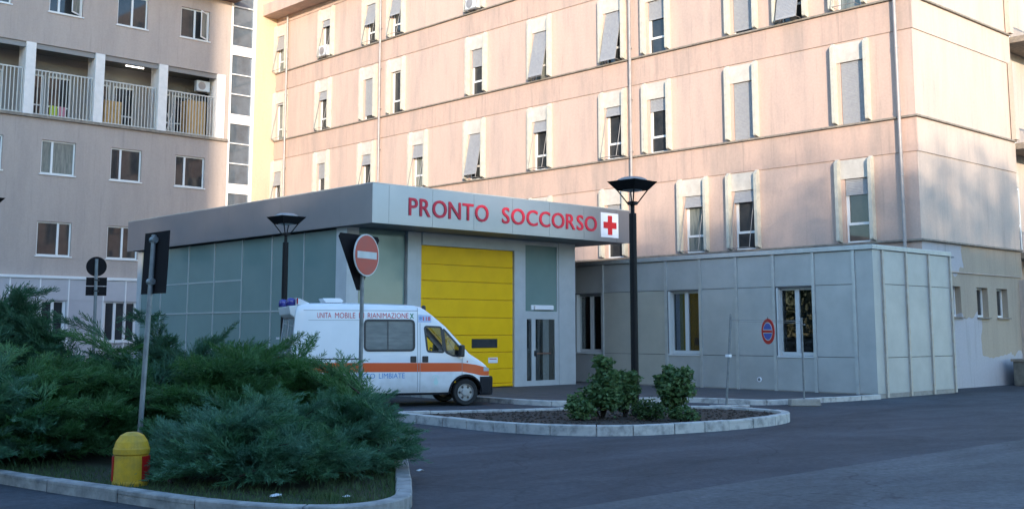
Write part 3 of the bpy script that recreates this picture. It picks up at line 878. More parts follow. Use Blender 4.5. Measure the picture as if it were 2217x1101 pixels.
# white clad ground floor
bw = [(22.92, 24.62, 1.3, 3.18), (19.9, 21.12, 1.3, 3.18), (16.6, 17.9, 1.3, 3.18)]
pbb = lambda u, v, d: rel(beige, (BX + .25 - d, u, v))
wall_grid(8.0, 24.72, 0, 4.2, bw, pbb, .25, 1).build('ground_floor_wall', 'white_cladding', beige)
m = MB(); bx(m, (BX - .001, 8, 4.21), (BX + .34, 24.76, 4.34), beige); m.build('ground_floor_cap', 'frame_white', beige, bevel=.01)
ys = [14.4, 15.77, 17.13, 18.5, 19.87, 21.2, 22.88, 23.98, 24.7]
for a, b in zip(ys, ys[1:]):
    m = MB(); bx(m, (BX + .251, a + .02, 3.22), (BX + .275, b - .02, 4.19), beige); m.build('cladding_panel', 'white_cladding', beige)
    mid = (a + b) / 2
    if not any(h[0] - .1 < mid < h[1] + .1 for h in bw):
        m = MB(); bx(m, (BX + .251, a + .02, .12), (BX + .275, b - .02, 3.19), beige); m.build('cladding_panel', 'white_cladding', beige)
for y in ys:
    m = MB(); bx(m, (BX + .252, y - .03, .1), (BX + .30, y + .03, 4.2), beige); m.build('cladding_rib', 'frame_white', beige)
for a, b, z0, z1 in bw:
    m = MB(); f = .06; X0, X1 = BX + .08, BX + .16; n = 3 if b - a > 1.5 else 2
    bx(m, (X0, a + .003, z0 + .003), (X1, b - .003, z0 + f), beige); bx(m, (X0, a + .003, z1 - f), (X1, b - .003, z1 - .003), beige)
    for i in range(n + 1):
        y = a + .07 + (b - a - .14) * i / n
        bx(m, (X0 + .001, y - .066, z0 + f), (X1 + .004, y + .066, z1 - f), beige)
    wo = m.build('window', 'frame_white', beige)
    for i in range(n):
        p, q = a + .07 + (b - a - .14) * i / n + .066, a + .07 + (b - a - .14) * (i + 1) / n - .066
        m = MB(); bx(m, (BX + .10, p, z0 + f), (BX + .11, q, z1 - f), beige); m.build('pane', 'pane_dark', wo)
    m = MB(); bx(m, (BX + .08, a - .05, z0 - .08), (BX + .34, b + .05, z0 - .003), beige); m.build('sill', 'frame_white', wo)
# pale pipe on the corner
m = MB(); m.tube(rel(beige, (BX + .42, 24.86, 0)), rel(beige, (BX + .42, 24.86, 5.4)), .06, n=10); m.build('downpipe', 'fin', beige)

# ================================================================== STAIR TOWER in the corner
tow = thing('stair_tower', 'narrow glazed stair tower with white frames in the corner', 'tower', (BX, 30.8, 0))
TX = BX - .15
m = MB(); bx(m, (BX - .9, 30.9, 0), (BX - .002, PY - .001, 23.5), tow); m.build('wall', 'strip', tow)
m = MB()
for y in (29.42, 30.82): bx(m, (TX - .1, y - .07, 0), (TX + .12, y + .07, 23), tow)
m.build('corner_post', 'frame_white', tow)
m = MB(); bx(m, (TX - .9, 29.36, 0), (TX - .5, 30.89, 23), tow); m.build('stair_core', 'room_grey', tow)
zb = 1.85
while zb < 22:
    m = MB(); bx(m, (TX - .05, 29.49, zb - .30), (TX + .07, 30.75, zb + .2), tow); m.build('spandrel_panel', 'frame_white', tow)
    for i in range(3):
        z0 = zb + .2 + i * 1.083; z1 = z0 + 1.083
        m = MB(); bx(m, (TX - .02, 29.49, z0 + .03), (TX - .01, 30.75, z1 - .03), tow); m.build('pane', 'pane_sky', tow)
        m = MB(); bx(m, (TX - .04, 29.49, z1 - .028), (TX + .08, 30.75, z1 + .028), tow); m.build('transom', 'frame_white', tow)
    zb += 3.75

# ================================================================== EMERGENCY ENTRANCE
EX, EXF, EY0, EYF, EY1 = -25.0, -23.55, 17.4, 17.14, 27.23
ent = thing('emergency_entrance', 'grey metal emergency entrance block with wide flat canopy and yellow vehicle door', 'building', (EX, 21.8, 0))
def eb(m, p, q): return bx(m, p, q, ent)
# structure behind the cladding
m = MB(); eb(m, (-37.6, EY0 + .05, 0), (EX - .06, EY1 - 1.05, 4.5)); m.build('core', 'room_dark', ent)
m = MB(); eb(m, (-37.9, EYF + .04, 4.525), (EXF - .04, EY1 - .02, 5.50)); m.build('roof_slab', 'soffit', ent)
# canopy fascia: separate metal panels
ysf = [17.14, 17.67, 19.14, 20.62, 22.1, 23.6, 25.09, 26.58, 27.23]
for a, b in zip(ysf, ysf[1:]):
    m = MB(); eb(m, (EXF - .04, a + .004, 4.515), (EXF, b - .004, 5.535)); m.build('fascia_panel', 'fascia', ent)
x = EXF
k = 0
while x > -38:
    x2 = max(x - 1.48, -38.0)
    m = MB(); eb(m, (x2 + .004, EYF - .002, 4.516), (x - .0 if k else x - .002, EYF + .036, 5.534)); m.build('fascia_panel', 'fascia', ent)
    x = x2; k += 1
m = MB(); eb(m, (-38.0, EYF - .01, 5.536), (EXF + .01, EYF + .10, 5.565)); eb(m, (EXF - .10, EYF + .101, 5.536), (EXF + .01, EY1, 5.565)); m.build('roof_edge', 'rib', ent)
# glazed side towards the bed
xm = [-37.3, -35.8, -33.9, -32.2, -30.5, -28.8, -27.1, -25.45]
for a, b in zip(xm, xm[1:]):
    for z0, z1 in ((.12, 2.32), (2.32, 3.28), (3.28, 4.5)) if b < -30 else ((.12, 2.32), (2.32, 4.5)):
        m = MB(); eb(m, (a + .025, EY0, z0 + .02), (b - .025, EY0 + .03, z1 - .02)); m.build('pane', 'teal_glass', ent)
for x in xm:
    m = MB(); eb(m, (x - .022, EY0 - .02, .1), (x + .022, EY0 + .045, 4.5)); m.build('mullion', 'mullion', ent)
m = MB()
for a, b in zip(xm, xm[1:]):
    eb(m, (a + .025, EY0 - .02, 2.30), (b - .025, EY0 + .045, 2.34))
    if b < -30: eb(m, (a + .025, EY0 - .01, 3.26), (b - .025, EY0 + .045, 3.30))
m.build('transom', 'mullion', ent)
m = MB(); eb(m, (-37.6, EY0 - .03, 0), (-37.33, EY0 + .049, 4.5)); m.build('corner_panel', 'wall_light_grey', ent)
m = MB(); eb(m, (-37.3, EY0 - .04, 0), (EX - .3, EY0 + .049, .1)); m.build('plinth', 'soffit', ent)
# front
def front(name, y0, y1, z0, z1, mt, d=0.0, t=.05, **k):
    m = MB(); eb(m, (EX - t + d, y0, z0), (EX + d, y1, z1)); return m.build(name, mt, ent, **k)
front('corner_panel', 17.37, 17.76, .1, 4.518, 'wall_light_grey', .012, .5)
front('pane', 17.79, 19.34, 2.34, 4.516, 'teal_glass', -.02); front('pane', 17.79, 19.34, .12, 2.30, 'teal_glass', -.02)
front('transom', 17.77, 19.36, 2.302, 2.338, 'mullion', .0)
front('pilaster', 19.37, 19.65, .1, 4.517, 'wall_light_grey', .09, .14); front('pilaster', 19.66, 19.91, .1, 4.517, 'wall_light_grey', .01, .06)
front('lintel', 19.92, 23.84, 4.17, 4.516, 'wall_light_grey', .05, .11)
# yellow vehicle door in sections
dr = front('vehicle_door', 19.93, 23.49, .12, 4.168, 'yellow_seam', -.05, .03)
zs = [.12, .22, .64, 1.13, 1.63, 2.14, 2.66, 3.17, 3.64, 4.165]
for i, (a, b) in enumerate(zip(zs, zs[1:])):
    m = MB(); d = 0.03 if i else .045
    eb(m, (EX - .05, 19.935, a + .011), (EX - .05 + d, 23.485, b - .011)); m.build('door_section', 'yellow_door', dr, bevel=.012)
m = MB(); eb(m, (EX - .03, 21.84, 1.265), (EX - .008, 22.84, 1.525)); wf = m.build('vision_window', 'black_plastic', dr)
m = MB(); eb(m, (EX - .008, 21.88, 1.295), (EX - .004, 22.80, 1.495)); m.build('glazing', 'pane_dark', dr)
m = MB(); eb(m, (EX - .02, 22.49, .82), (EX - .012, 22.86, .98)); nt_ = m.build('notice', 'paper', dr)
m = MB(); eb(m, (EX - .012, 22.53, .925), (EX - .0105, 22.82, .95)); m.build('red_print', 'red', dr)
front('door_frame', 23.5, 23.84, .1, 4.168, 'wall_light_grey', .04, .10)
front('wall_panel', 25.44, 26.18, .1, 4.517, 'wall_light_grey', .02, .08)
# glazed door with fanlight
m = MB()
for a, b, c, d in ((23.85, 23.99, .1, 4.516), (25.36, 25.43, .1, 4.516), (23.99, 25.36, 2.2, 2.36), (23.99, 25.36, 4.38, 4.516), (23.99, 25.36, .1, .2)):
    eb(m, (EX - .06, a, c), (EX + .01, b, d))
df = m.build('door_frame', 'wall_light_grey', ent)
m = MB(); eb(m, (EX - .04, 23.99, 2.36), (EX - .02, 25.36, 4.38)); m.build('fanlight', 'teal_glass', df)
m = MB(); eb(m, (EX - .035, 24.25, .2), (EX + .004, 24.42, 2.2)); eb(m, (EX - .034, 23.99, .2), (EX + .003, 24.05, 2.2)); eb(m, (EX - .034, 25.26, .2), (EX + .003, 25.36, 2.2))
eb(m, (EX - .035, 24.05, .2), (EX + .002, 25.26, .26)); eb(m, (EX - .035, 24.05, 2.12), (EX + .002, 25.26, 2.2))
dl = m.build('glazed_door', 'wall_light_grey', ent)
for a, b in ((24.05, 24.25), (24.42, 25.26)):
    m = MB(); eb(m, (EX - .02, a, .26), (EX - .012, b, 2.12)); m.build('pane', 'glass_grey', dl)
m = MB(); eb(m, (EX + .004, 24.36, 1.0), (EX + .06, 24.42, 1.16)); m.build('handle', 'black_plastic', dl)
m = MB(); eb(m, (EX + .02, 24.42, 1.055), (EX + .045, 25.05, 1.10)); m.build('push_bar', 'curtain_brown', dl)
m = MB(); m.tube(rel(ent, (EX - .052, 24.95, .2)), rel(ent, (EX - .052, 24.95, 2.19)), .0075, n=8); 
eb(m, (EX - .058, 24.8, .2), (EX - .05, 25.05, 2.12)); m.build('inside_column', 'fixture_white', dl)
# wall lamp over the door
o = thing('emergency_light', 'white rectangular wall lamp over the glazed door', 'lamp', (EX + .0, 24.7, 2.40))
m = MB(); m.box(-.018, .01, -.46, .46, .0, .15); m.build('back_plate', 'fixture_white', o)
m = MB(); m.box(.012, .09, -.36, .44, .005, .145); m.build('diffuser', 'fixture_white', o, bevel=.02)
# lettering on the fascia: one mesh for each letter
def letters(word, y0, y1, z0, h, x):
    cx = []
    for ch in word:
        me = text_mesh('letter', ch, 'red_letter', .010, .02)
        vs = np.array([v.co[:] for v in me.vertices]); cx.append((me, vs))
    gap = .10; tot = sum(v[:, 0].max() - v[:, 0].min() for _, v in cx) + gap * (len(word) - 1)
    sx = (y1 - y0) / tot; sz = h / (cx[0][1][:, 1].max() - cx[0][1][:, 1].min()); u = y0
    for me, v in cx:
        wdt = v[:, 0].max() - v[:, 0].min(); c = (x, u + wdt * sx / 2, z0)
        for k, vert in enumerate(me.vertices):
            vert.co = (v[k, 2] * .5 + .012, (v[k, 0] - v[:, 0].min()) * sx - wdt * sx / 2, v[k, 1] * sz)
        fix_normals(me)
        link('letter', me, ent, rel(ent, c)); u += (wdt + gap) * sx
letters('PRONTO', 18.32, 21.16, 4.79, .47, EXF)
letters('SOCCORSO', 21.68, 25.66, 4.80, .47, EXF)
o = thing('red_cross_sign', 'white board with a red cross at the right end of the canopy', 'sign', (EXF, 26.24, 4.64))
m = MB(); m.box(.002, .03, -.40, .40, 0, .77); m.build('board', 'white_board', o, bevel=.004)
m = MB(); c = .385; a, b = .10, .30
m.prism([(-a, c-b), (a, c-b), (a, c-a), (b, c-a), (b, c+a), (a, c+a), (a, c+b), (-a, c+b), (-a, c+a), (-b, c+a), (-b, c-a), (-a, c-a)], .031, .04, 0); m.build('cross', 'red', o)

# ================================================================== GREY ANNEX
AY, AX1, AZ = 27.4, -15.25, 3.90
ann = thing('grey_annex', 'low annex clad in grey metal panels with ribs and three windows', 'building', (-20.5, AY, 0))
def ab(m, p, q): return bx(m, p, q, ann)
xr = [-27.4, -26.17, -24.88, -23.56, -22.24, -20.93, -19.62, -18.34, -17.05, -15.81]
wb = [(-26.10, -24.95), (-22.17, -21.0), (-18.27, -17.12)]
ah = [(a, b, 1.07, 2.96) for a, b in wb]
pa = lambda u, v, d: rel(ann, (u, AY + d, v))
wall_grid(-27.4, AX1 - .05, .0, AZ - .02, ah, pa, .26, 1).build('backing_wall', 'soffit', ann)
m = MB(); ab(m, (AX1 - .1, AY + .001, .0), (AX1 - .05, 31.75, AZ - .02)); ab(m, (-16.29, 31.70, 0), (AX1 - .05, 31.76, AZ - .02)); m.build('backing_wall', 'soffit', ann)
m = MB(); ab(m, (-27.4, AY + .002, AZ - .018), (AX1 - .05, PY - .04, AZ + .02)); m.build('roof', 'soffit', ann)
m = MB(); ab(m, (-27.4, AY - .10, AZ), (AX1 + .05, AY + .12, AZ + .13)); ab(m, (AX1 - .17, AY + .121, AZ), (AX1 + .05, 31.8, AZ + .13)); m.build('roof_edge', 'rib', ann, bevel=.01)
for i, (a, b) in enumerate(zip(xr, xr[1:])):
    mid = (a + b) / 2
    hasw = any(p < mid < q for p, q in wb)
    for z0, z1 in ((3.0, 3.89), (1.06, 2.99), (.12, 1.05)):
        if hasw and z0 == 1.06: continue
        mt = 'panel_warm' if i in (2, 3) and z0 < 3 else 'panel_grey'
        m = MB(); ab(m, (a + .02, AY - .03, z0), (b - .02, AY - .002, z1 - .008)); m.build('cladding_panel', mt, ann)
for z0, z1 in ((.12, 3.89),):
    m = MB(); ab(m, (-15.79, AY - .03, z0), (AX1, AY - .002, z1)); m.build('cladding_panel', 'panel_grey', ann)
    m = MB(); ab(m, (AX1 - .045, AY - .001, z0), (AX1 - .001, 27.8, z1)); m.build('cladding_panel', 'panel_grey', ann)
for x in xr[1:]:
    m = MB(); ab(m, (x - .045, AY - .075, .02), (x + .045, AY - .031, 3.895)); m.build('rib', 'rib', ann)
yr = [27.84, 29.12, 30.42, 31.72]
for a, b in zip(yr, yr[1:]):
    for z0, z1 in ((3.0, 3.89), (1.06, 2.99), (.12, 1.05)):
        m = MB(); ab(m, (AX1 - .045, a + .02, z0), (AX1, b - .02, z1 - .008)); m.build('cladding_panel', 'panel_grey', ann)
for y in yr:
    m = MB(); ab(m, (AX1 + .001, y - .045, .02), (AX1 + .05, y + .045, 3.895)); m.build('rib', 'rib_rust', ann)
m = MB(); ab(m, (-24.8, AY - .02, 0), (AX1 - .002, AY - .003, .115)); ab(m, (AX1 - .04, AY, 0), (AX1 - .003, 31.7, .115)); m.build('plinth', 'concrete', ann)
for i, (a, b) in enumerate(wb):
    z0, z1 = 1.07, 2.96
    m = MB(); f = .07; Y0, Y1 = AY + .14, AY + .21
    ab(m, (a + .003, Y0, z0 + .003), (a + f, Y1, z1 - .003)); ab(m, (b - f, Y0, z0 + .003), (b - .003, Y1, z1 - .003))
    ab(m, (a + f, Y0 + .001, z0 + .003), (b - f, Y1, z0 + .10)); ab(m, (a + f, Y0 + .001, z1 - f), (b - f, Y1, z1 - .003))
    c = (a + b) / 2; ab(m, (c - .065, Y0 - .01, z0 + .10), (c + .065, Y1 - .001, z1 - f))
    wo = m.build('window', 'frame_grey', ann)
    for p, q in ((a + f, c - .065), (c + .065, b - f)):
        m = MB(); ab(m, (p, Y0 + .03, z0 + .1), (q, Y0 + .036, z1 - f)); m.build('pane', 'glass_grey', wo)
    m = MB(); ab(m, (a - .02, AY - .06, z0 - .05), (b + .02, AY + .2, z0 - .002)); m.build('sill', 'frame_grey', wo)
    m = MB(); ab(m, (a + .001, AY - .028, z0), (a + .05, AY + .13, z1)); m.build('jamb', 'frame_grey', wo)
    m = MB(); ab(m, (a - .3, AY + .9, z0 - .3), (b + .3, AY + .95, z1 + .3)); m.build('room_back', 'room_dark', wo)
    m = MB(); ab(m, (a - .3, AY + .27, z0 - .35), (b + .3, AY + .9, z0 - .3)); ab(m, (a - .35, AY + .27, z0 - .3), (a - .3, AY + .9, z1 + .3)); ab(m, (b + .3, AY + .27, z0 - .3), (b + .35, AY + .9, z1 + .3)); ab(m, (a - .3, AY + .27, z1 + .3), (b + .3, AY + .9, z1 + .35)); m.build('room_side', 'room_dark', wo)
    if i == 1:
        for p, q, cmt in ((a + .07, a + .22, 'curtain_blue'), (a + .22, c - .02, 'door_reflection_green'), (c + .02, b - .05, 'curtain_brown')):  # olive strip stands for the yellow door's reflection in the glass
            m = MB(); n = 8
            for k in range(n):
                u0, u1 = p + (q - p) * k / n, p + (q - p) * (k + 1) / n; d0, d1 = (.24, .255) if k % 2 else (.255, .24)
                r0, r1 = rel(ann, (u0, AY + d0, 0)), rel(ann, (u1, AY + d1, 0))
                m.quad((r0[0], r0[1], z0 + .08), (r1[0], r1[1], z0 + .08), (r1[0], r1[1], z1 - .05), (r0[0], r0[1], z1 - .05))
            m.build('curtain_reflection', cmt, wo)
# small white socket low on the annex wall
o = thing('wall_vent', 'small round white vent low on the annex wall beside the third window', 'vent', (-18.9, AY - .03, .32))
m = MB(); m.tube((0, -.03, .07), (0, -.001, .07), .07, n=16); m.build('cover', 'fixture_white', o); m = MB(); m.tube((0, -.034, .07), (0, -.031, .07), .045, n=16); m.build('grille', 'galvanised', o)

# ================================================================== STREET LAMPS
def make_lamp(loc, rot, label):
    o = thing('street_lamp', label, 'street lamp', loc, rot, 'black lamp posts with inverted pyramid shades')
    m = MB(); m.lathe([(.13, 0), (.13, .04), (.082, .06), (.075, .4), (.073, 3.92), (.07, 3.93)], n=12); m.build('pole', 'lamp_black', o)
    m = MB(); m.lathe([(.04, 3.9), (.04, 4.10), (.10, 4.10), (.10, 4.16), (.045, 4.17)], n=12); m.build('collar', 'lamp_black', o)
    # square dish, point of the square towards the viewer
    def sq(r, z): return [(r*math.cos(k*math.pi/2), r*math.sin(k*math.pi/2), z) for k in range(4)]
    m = MB(); v = sq(.50, 4.56) + sq(.31, 4.385) + sq(.485, 4.56) + sq(.30, 4.395)
    m.add(v, [(i, (i+1) % 4, 4 + (i+1) % 4, 4 + i) for i in range(4)] + [(8+i, 12+i, 12+(i+1) % 4, 8+(i+1) % 4) for i in range(4)] + [(i, 8+i, 8+(i+1) % 4, (i+1) % 4) for i in range(4)] + [(4+i, 4+(i+1) % 4, 12+(i+1) % 4, 12+i) for i in range(4)])
    m.build('shade', 'lamp_black', o)
    m = MB(); m.lathe([(.30, 4.565), (.29, 4.60), (.20, 4.64), (.05, 4.66)], n=20); m.add(sq(.495, 4.562) , [(0, 1, 2, 3)]); m.build('cover', 'downpipe', o)
    m = MB(); m.lathe([(.02, 4.36), (.12, 4.365), (.20, 4.38), (.20, 4.41)], n=20); m.build('diffuser', 'lens_clear', o)
    for k in range(4):
        a = k * math.pi / 2; c, s = math.cos(a), math.sin(a)
        m = MB(); m.tube((.09*c, .09*s, 4.12), (.305*c, .305*s, 4.40), .014, n=6); m.build('arm', 'lamp_black', o)
    return o
vr = math.atan2(fwd.y, fwd.x)
make_lamp((-14.5, 16.85, .10), vr, 'tall black street lamp rising from the shrubs on the kerbed island')
make_lamp((-24.28, 15.04, 0), vr, 'black street lamp standing behind the rear of the ambulance')
make_lamp((-25.7, 8.27, .05), vr, 'street lamp of which only the shade tip shows at the left edge')

# ================================================================== TRAFFIC SIGNS
def disc(m, r, y0, y1, n=32):
    v = [(r*math.cos(2*math.pi*i/n), y0, r*math.sin(2*math.pi*i/n)) for i in range(n)] + [(r*math.cos(2*math.pi*i/n), y1, r*math.sin(2*math.pi*i/n)) for i in range(n)]
    m.add(v, [tuple(range(n)), tuple(range(2*n-1, n-1, -1))] + [(i, n+i, n+(i+1) % n, (i+1) % n) for i in range(n)]); return m
# no-entry sign: local -y is the face
cam_dir = math.atan2(-9.57, 13.37)          # direction from the sign to the camera
o = thing('no_entry_sign', 'round red no entry sign with a triangular sign back to back on a post', 'traffic sign', (-13.37, 9.57, .09), cam_dir + R(90) + R(54))
m = MB(); m.tube((0, 0, 0), (0, 0, 2.98), .03, n=12); m.build('post', 'galvanised', o)
m = MB(); disc(m, .305, -.075, -.06); d = m.build('disc', 'sign_white', o, (0, 0, 2.72))
m = MB(); disc(m, .285, -.079, -.0755); m.build('red_face', 'sign_red', d)
m = MB(); m.box(-.235, .235, -.083, -.0795, -.05, .05); m.build('white_bar', 'sign_white', d)
m = MB(); m.prism([(-.45, 3.02), (.45, 3.02), (.49, 2.97), (.04, 2.22), (-.04, 2.22), (-.49, 2.97)], .055, .07, 1); m.build('triangle_plate', 'sign_back', o)
m = MB(); m.box(-.05, .05, -.06, .056, 2.86, 2.90); m.box(-.05, .05, -.06, .056, 2.52, 2.56); m.build('clamp', 'galvanised', o)
# leaning rectangular sign seen from the back
o = thing('leaning_sign', 'dark back of a rectangular sign on a leaning grey post by the yellow bollard', 'traffic sign', (-12.62, 5.93, .09))
top = Vector(cw((332-1108.5)/2440*13.45, 13.45) + (2.86,)) - Vector(o.location)
m = MB(); m.tube((0, 0, 0), top, .03, n=12); m.build('post', 'galvanised', o)
ax = top.normalized()
sd = Vector((*cw(.68, -.73), 0)).normalized()     # the plate runs away from the camera
def plate(m, c, w0, w1, h0, h1, th, nrm):
    vs = []
    for t in (0, th):
        for w, h in ((w0, h0), (w1, h0), (w1, h1), (w0, h1)):
            vs.append(c + sd * w + ax * h + nrm * t)
    m.add(vs, [(0, 1, 2, 3), (7, 6, 5, 4), (0, 4, 5, 1), (1, 5, 6, 2), (2, 6, 7, 3), (3, 7, 4, 0)])
nr = sd.cross(ax).normalized()
if nr.dot(Vector((-o.location.x, -o.location.y, 0))) > 0: nr = -nr
m = MB(); plate(m, top, -.32, .32, -.70, 0.04, .012, nr); po = m.build('plate', 'sign_back', o)
for v in po.data.vertices: v.co += nr * .035
for h in (-.06, -.56):
    m = MB(); c = top + ax * h; m.tube(c - sd*.05, c + sd*.05, .04, n=10); m.build('clamp', 'galvanised', o)
# round sign with two plates seen from the back, far left
o = thing('sign_assembly', 'dark back of a round sign over two small rectangular plates among the junipers', 'traffic sign', (-22.55, 9.56, .09), math.atan2(-9.56, 22.55) + R(90) + R(4))
m = MB(); m.tube((.02, 0, 0), (-.02, 0, 3.1), .033, n=12); m.build('post', 'galvanised', o)
m = MB(); disc(m, .20, .04, .052); m.build('disc', 'sign_back', o, (-.015, 0, 2.95))
for z0, z1 in ((2.56, 2.73), (2.36, 2.545)):
    m = MB(); m.box(-.20, .20, .04, .052, z0, z1); m.build('plate', 'sign_back', o)
m = MB(); m.box(-.05, .05, -.035, .04, 2.66, 2.69); m.box(-.05, .05, -.035, .04, 2.44, 2.47); m.build('clamp', 'black_plastic', o)
# no-parking sign hung between two thin posts
pA, pB = Vector((-16.05, 22.0, 0)), Vector((-15.0, 23.5, 0))
o = thing('bare_post', 'thin leaning grey post with flat white foot at the back of the island', 'post', (*pA[:2], .0))
m = MB(); m.tube((-.05, -.05, .03), (.06, .06, 2.14), .028, n=10); m.build('tube', 'galvanised', o)
m = MB(); m.box(-.45, .45, -.12, .12, .0, .035); ft = m.build('foot_plate', 'kerb', o, bevel=.008); ft.rotation_euler = (0, 0, R(47))
m = MB(); m.box(-.05, .06, -.05, .05, 1.14, 1.20); m.build('clamp', 'fixture_white', o)
o = thing('weighted_post', 'thin grey post set in a pale concrete block before the third annex window', 'post', (*pB[:2], 0))
m = MB(); m.tube((0, 0, .12), (.0, .0, 2.06), .024, n=10); m.build('tube', 'galvanised', o)
m = MB(); m.prism([(-.36, 0), (.36, 0), (.34, .16), (-.34, .16)], -.16, .16, 1); bl = m.build('concrete_block', 'concrete', o, bevel=.02); bl.rotation_euler = (0, 0, R(47))
m = MB(); m.box(-.01, .09, -.012, .012, 1.88, 1.91); m.build('hook', 'galvanised', o)
w0, w1 = pA + Vector((.055, .055, 2.0)), pB + Vector((0, 0, 1.98))
o = thing('sign_wire', 'thin wire stretched between the two posts before the annex', 'wire', (*w0[:2], w0[2]))
m = MB(); m.tube((0, 0, 0), w1 - w0, .005, n=6); m.tube((0, 0, -.03), w1 - w0 + Vector((0, 0, -.05)), .004, n=6); m.build('strand', 'galvanised', o)
c = w0.lerp(w1, .52)
o = thing('no_parking_sign', 'round blue no parking sign with red rim hanging before the annex', 'traffic sign', (c.x, c.y, 1.735), math.atan2(-c.y, -c.x) + R(90) - R(60))
m = MB(); disc(m, .30, -.006, .006); d = m.build('disc', 'red', o)
m = MB(); disc(m, .215, -.0095, -.0065); m.build('white_ring', 'sign_white', d)
m = MB(); disc(m, .195, -.0125, -.010); m.build('blue_face', 'sign_blue', d)
m = MB(); m.box(-.205, .205, -.016, -.013, -.045, .045); m.build('white_edge', 'sign_white', d)
m = MB(); m.box(-.21, .21, -.019, -.0165, -.028, .028); m.build('red_bar', 'red', d)
m = MB(); m.box(-.02, .02, -.005, .005, .28, .34); m.build('hanger', 'galvanised', o)

# ================================================================== YELLOW BOLLARD
o = thing('yellow_bollard', 'yellow domed traffic bollard with red side panels by the kerb', 'bollard', (-11.86, 5.50, .085), math.atan2(-5.5, 11.86))
m = MB(); m.lathe([(.185, 0), (.19, .03), (.185, .06), (.178, .32), (.19, .335), (.19, .385), (.182, .40), (.165, .46), (.12, .525), (.06, .555), (.01, .56)], n=32); m.build('body', 'bollard_yellow', o, smooth=False)
for s in (-1, 1):
    m = MB()
    for k in range(6):
        b0 = 38 if s > 0 else 74; t0, t1 = s * (R(b0) + R(9) * k), s * (R(b0) + R(9) * (k + 1))
        for r0, r1 in ((.197, .197),):
            m.add([(r0*math.cos(t0), r0*math.sin(t0), .05), (r0*math.cos(t1), r0*math.sin(t1), .05), (r1*math.cos(t1), r1*math.sin(t1), .31), (r1*math.cos(t0), r1*math.sin(t0), .31),
                   (.17*math.cos(t0), .17*math.sin(t0), .05), (.17*math.cos(t1), .17*math.sin(t1), .05), (.17*math.cos(t1), .17*math.sin(t1), .31), (.17*math.cos(t0), .17*math.sin(t0), .31)],
                  [(0, 1, 2, 3), (0, 4, 5, 1), (3, 2, 6, 7), (0, 3, 7, 4), (1, 5, 6, 2)])
    m.build('red_panel', 'bollard_red', o)

# ================================================================== AMBULANCE VAN
# local frame: x forward (0 = front axle), y left, z up; its right side faces the camera
hx, hy = math.sin(R(70))*math.sin(YA) - math.cos(R(70))*math.cos(YA), math.sin(R(70))*math.cos(YA) + math.cos(R(70))*math.sin(YA)
van = thing('ambulance_van', 'white high roofed ambulance van with orange stripe parked before the yellow door', 'van', (-20.40 - hy*1.0, 17.64 + hx*1.0, 0), math.atan2(hy, hx))
TOP = [(-4.12, 2.26), (-4.08, 2.33), (-3.9, 2.365), (-2.5, 2.37), (-1.25, 2.345), (-1.08, 2.31), (-.82, 2.12), (-.5, 1.86), (-.2, 1.545), (.08, 1.235), (.14, 1.19), (.30, 1.10), (.44, 1.015), (.54, .94), (.60, .87), (.63, .72)]
def ztop(x): return float(np.interp(x, [p[0] for p in TOP], [p[1] for p in TOP]))
def hw(x, z):
    w = .995
    if z > 1.12: w -= .085 * ((z - 1.12) / 1.2) ** 1.25
    if z < .5: w -= .035 * ((.5 - z) / .2) ** 2
    if x > -.3: w -= .13 * ((x + .3) / .9) ** 2.6
    if x < -3.85: w -= .05 * ((-3.85 - x) / .25) ** 2
    return w
def shear(x, z):        # rear leans forward towards the roof
    t = min(1, max(0, (-3.3 - x) / .8)); t = t*t*(3-2*t)
    return x + t * (.12 * max(0, z - 1.0) / 1.3)
def side_pt(x, z, off=0.0, s=-1):
    return (shear(x, z), s * (hw(x, z) + off), z)
def arch(x, z):         # inside a wheel arch opening
    return any((x - cx)**2 + (z - .31)**2 < .40**2 for cx in (0.0, -2.85))
def inpoly(p, poly):
    x, y = p; c = False
    for (x0, y0), (x1, y1) in zip(poly, poly[1:] + poly[:1]):
        if (y0 > y) != (y1 > y) and x < (x1 - x0) * (y - y0) / (y1 - y0) + x0: c = not c
    return c
DOORWIN = [(-1.015, 1.85), (-.61, 1.835), (-.545, 1.25), (-.95, 1.27)]
QUARTER = [(-.565, 1.80), (-.10, 1.30), (-.085, 1.17), (-.33, 1.17), (-.505, 1.25)]
SIDEWIN = [(-2.44, 1.30), (-1.27, 1.30), (-1.27, 1.99), (-2.44, 1.99)]
def windscreen(x, y, z): return -.74 < x < .07 and abs(y) < hw(x, z) - .13
st = sorted(set([round(x, 4) for x in np.arange(-4.12, -.5, .03)] + [round(x, 4) for x in np.arange(-.5, .625, .02)] + [.63]))
NS, NA, NR = 58, 6, 8
body = MB(); rings = []
for x in st:
    zt = ztop(x); zb = .32 if x < .36 else .45; r = min(.17 if x < -1.0 else .10, .4*(zt-zb))
    half = []
    for i in range(NS): half.append((None, zb + (zt - r - zb) * i / (NS - 1)))
    pts = []
    for _, z in half: pts.append((hw(x, z), z))
    w0 = hw(x, zt - r)
    for i in range(1, NA + 1):
        a = i / NA * math.pi / 2; pts.append((w0 - r * (1 - math.cos(a)), zt - r + r * math.sin(a)))
    wr = w0 - r
    for i in range(1, NR + 1):
        y = wr * (1 - i / NR); pts.append((y, zt + .035 * (1 - (y / wr) ** 2)))
    ring = [(shear(x, z), -y, z) for y, z in pts] + [(shear(x, z), y, z) for y, z in pts[-2::-1]]
    rings.append(ring)
K = len(rings[0]); body.v = [p for r_ in rings for p in r_]
white, screen = [], []
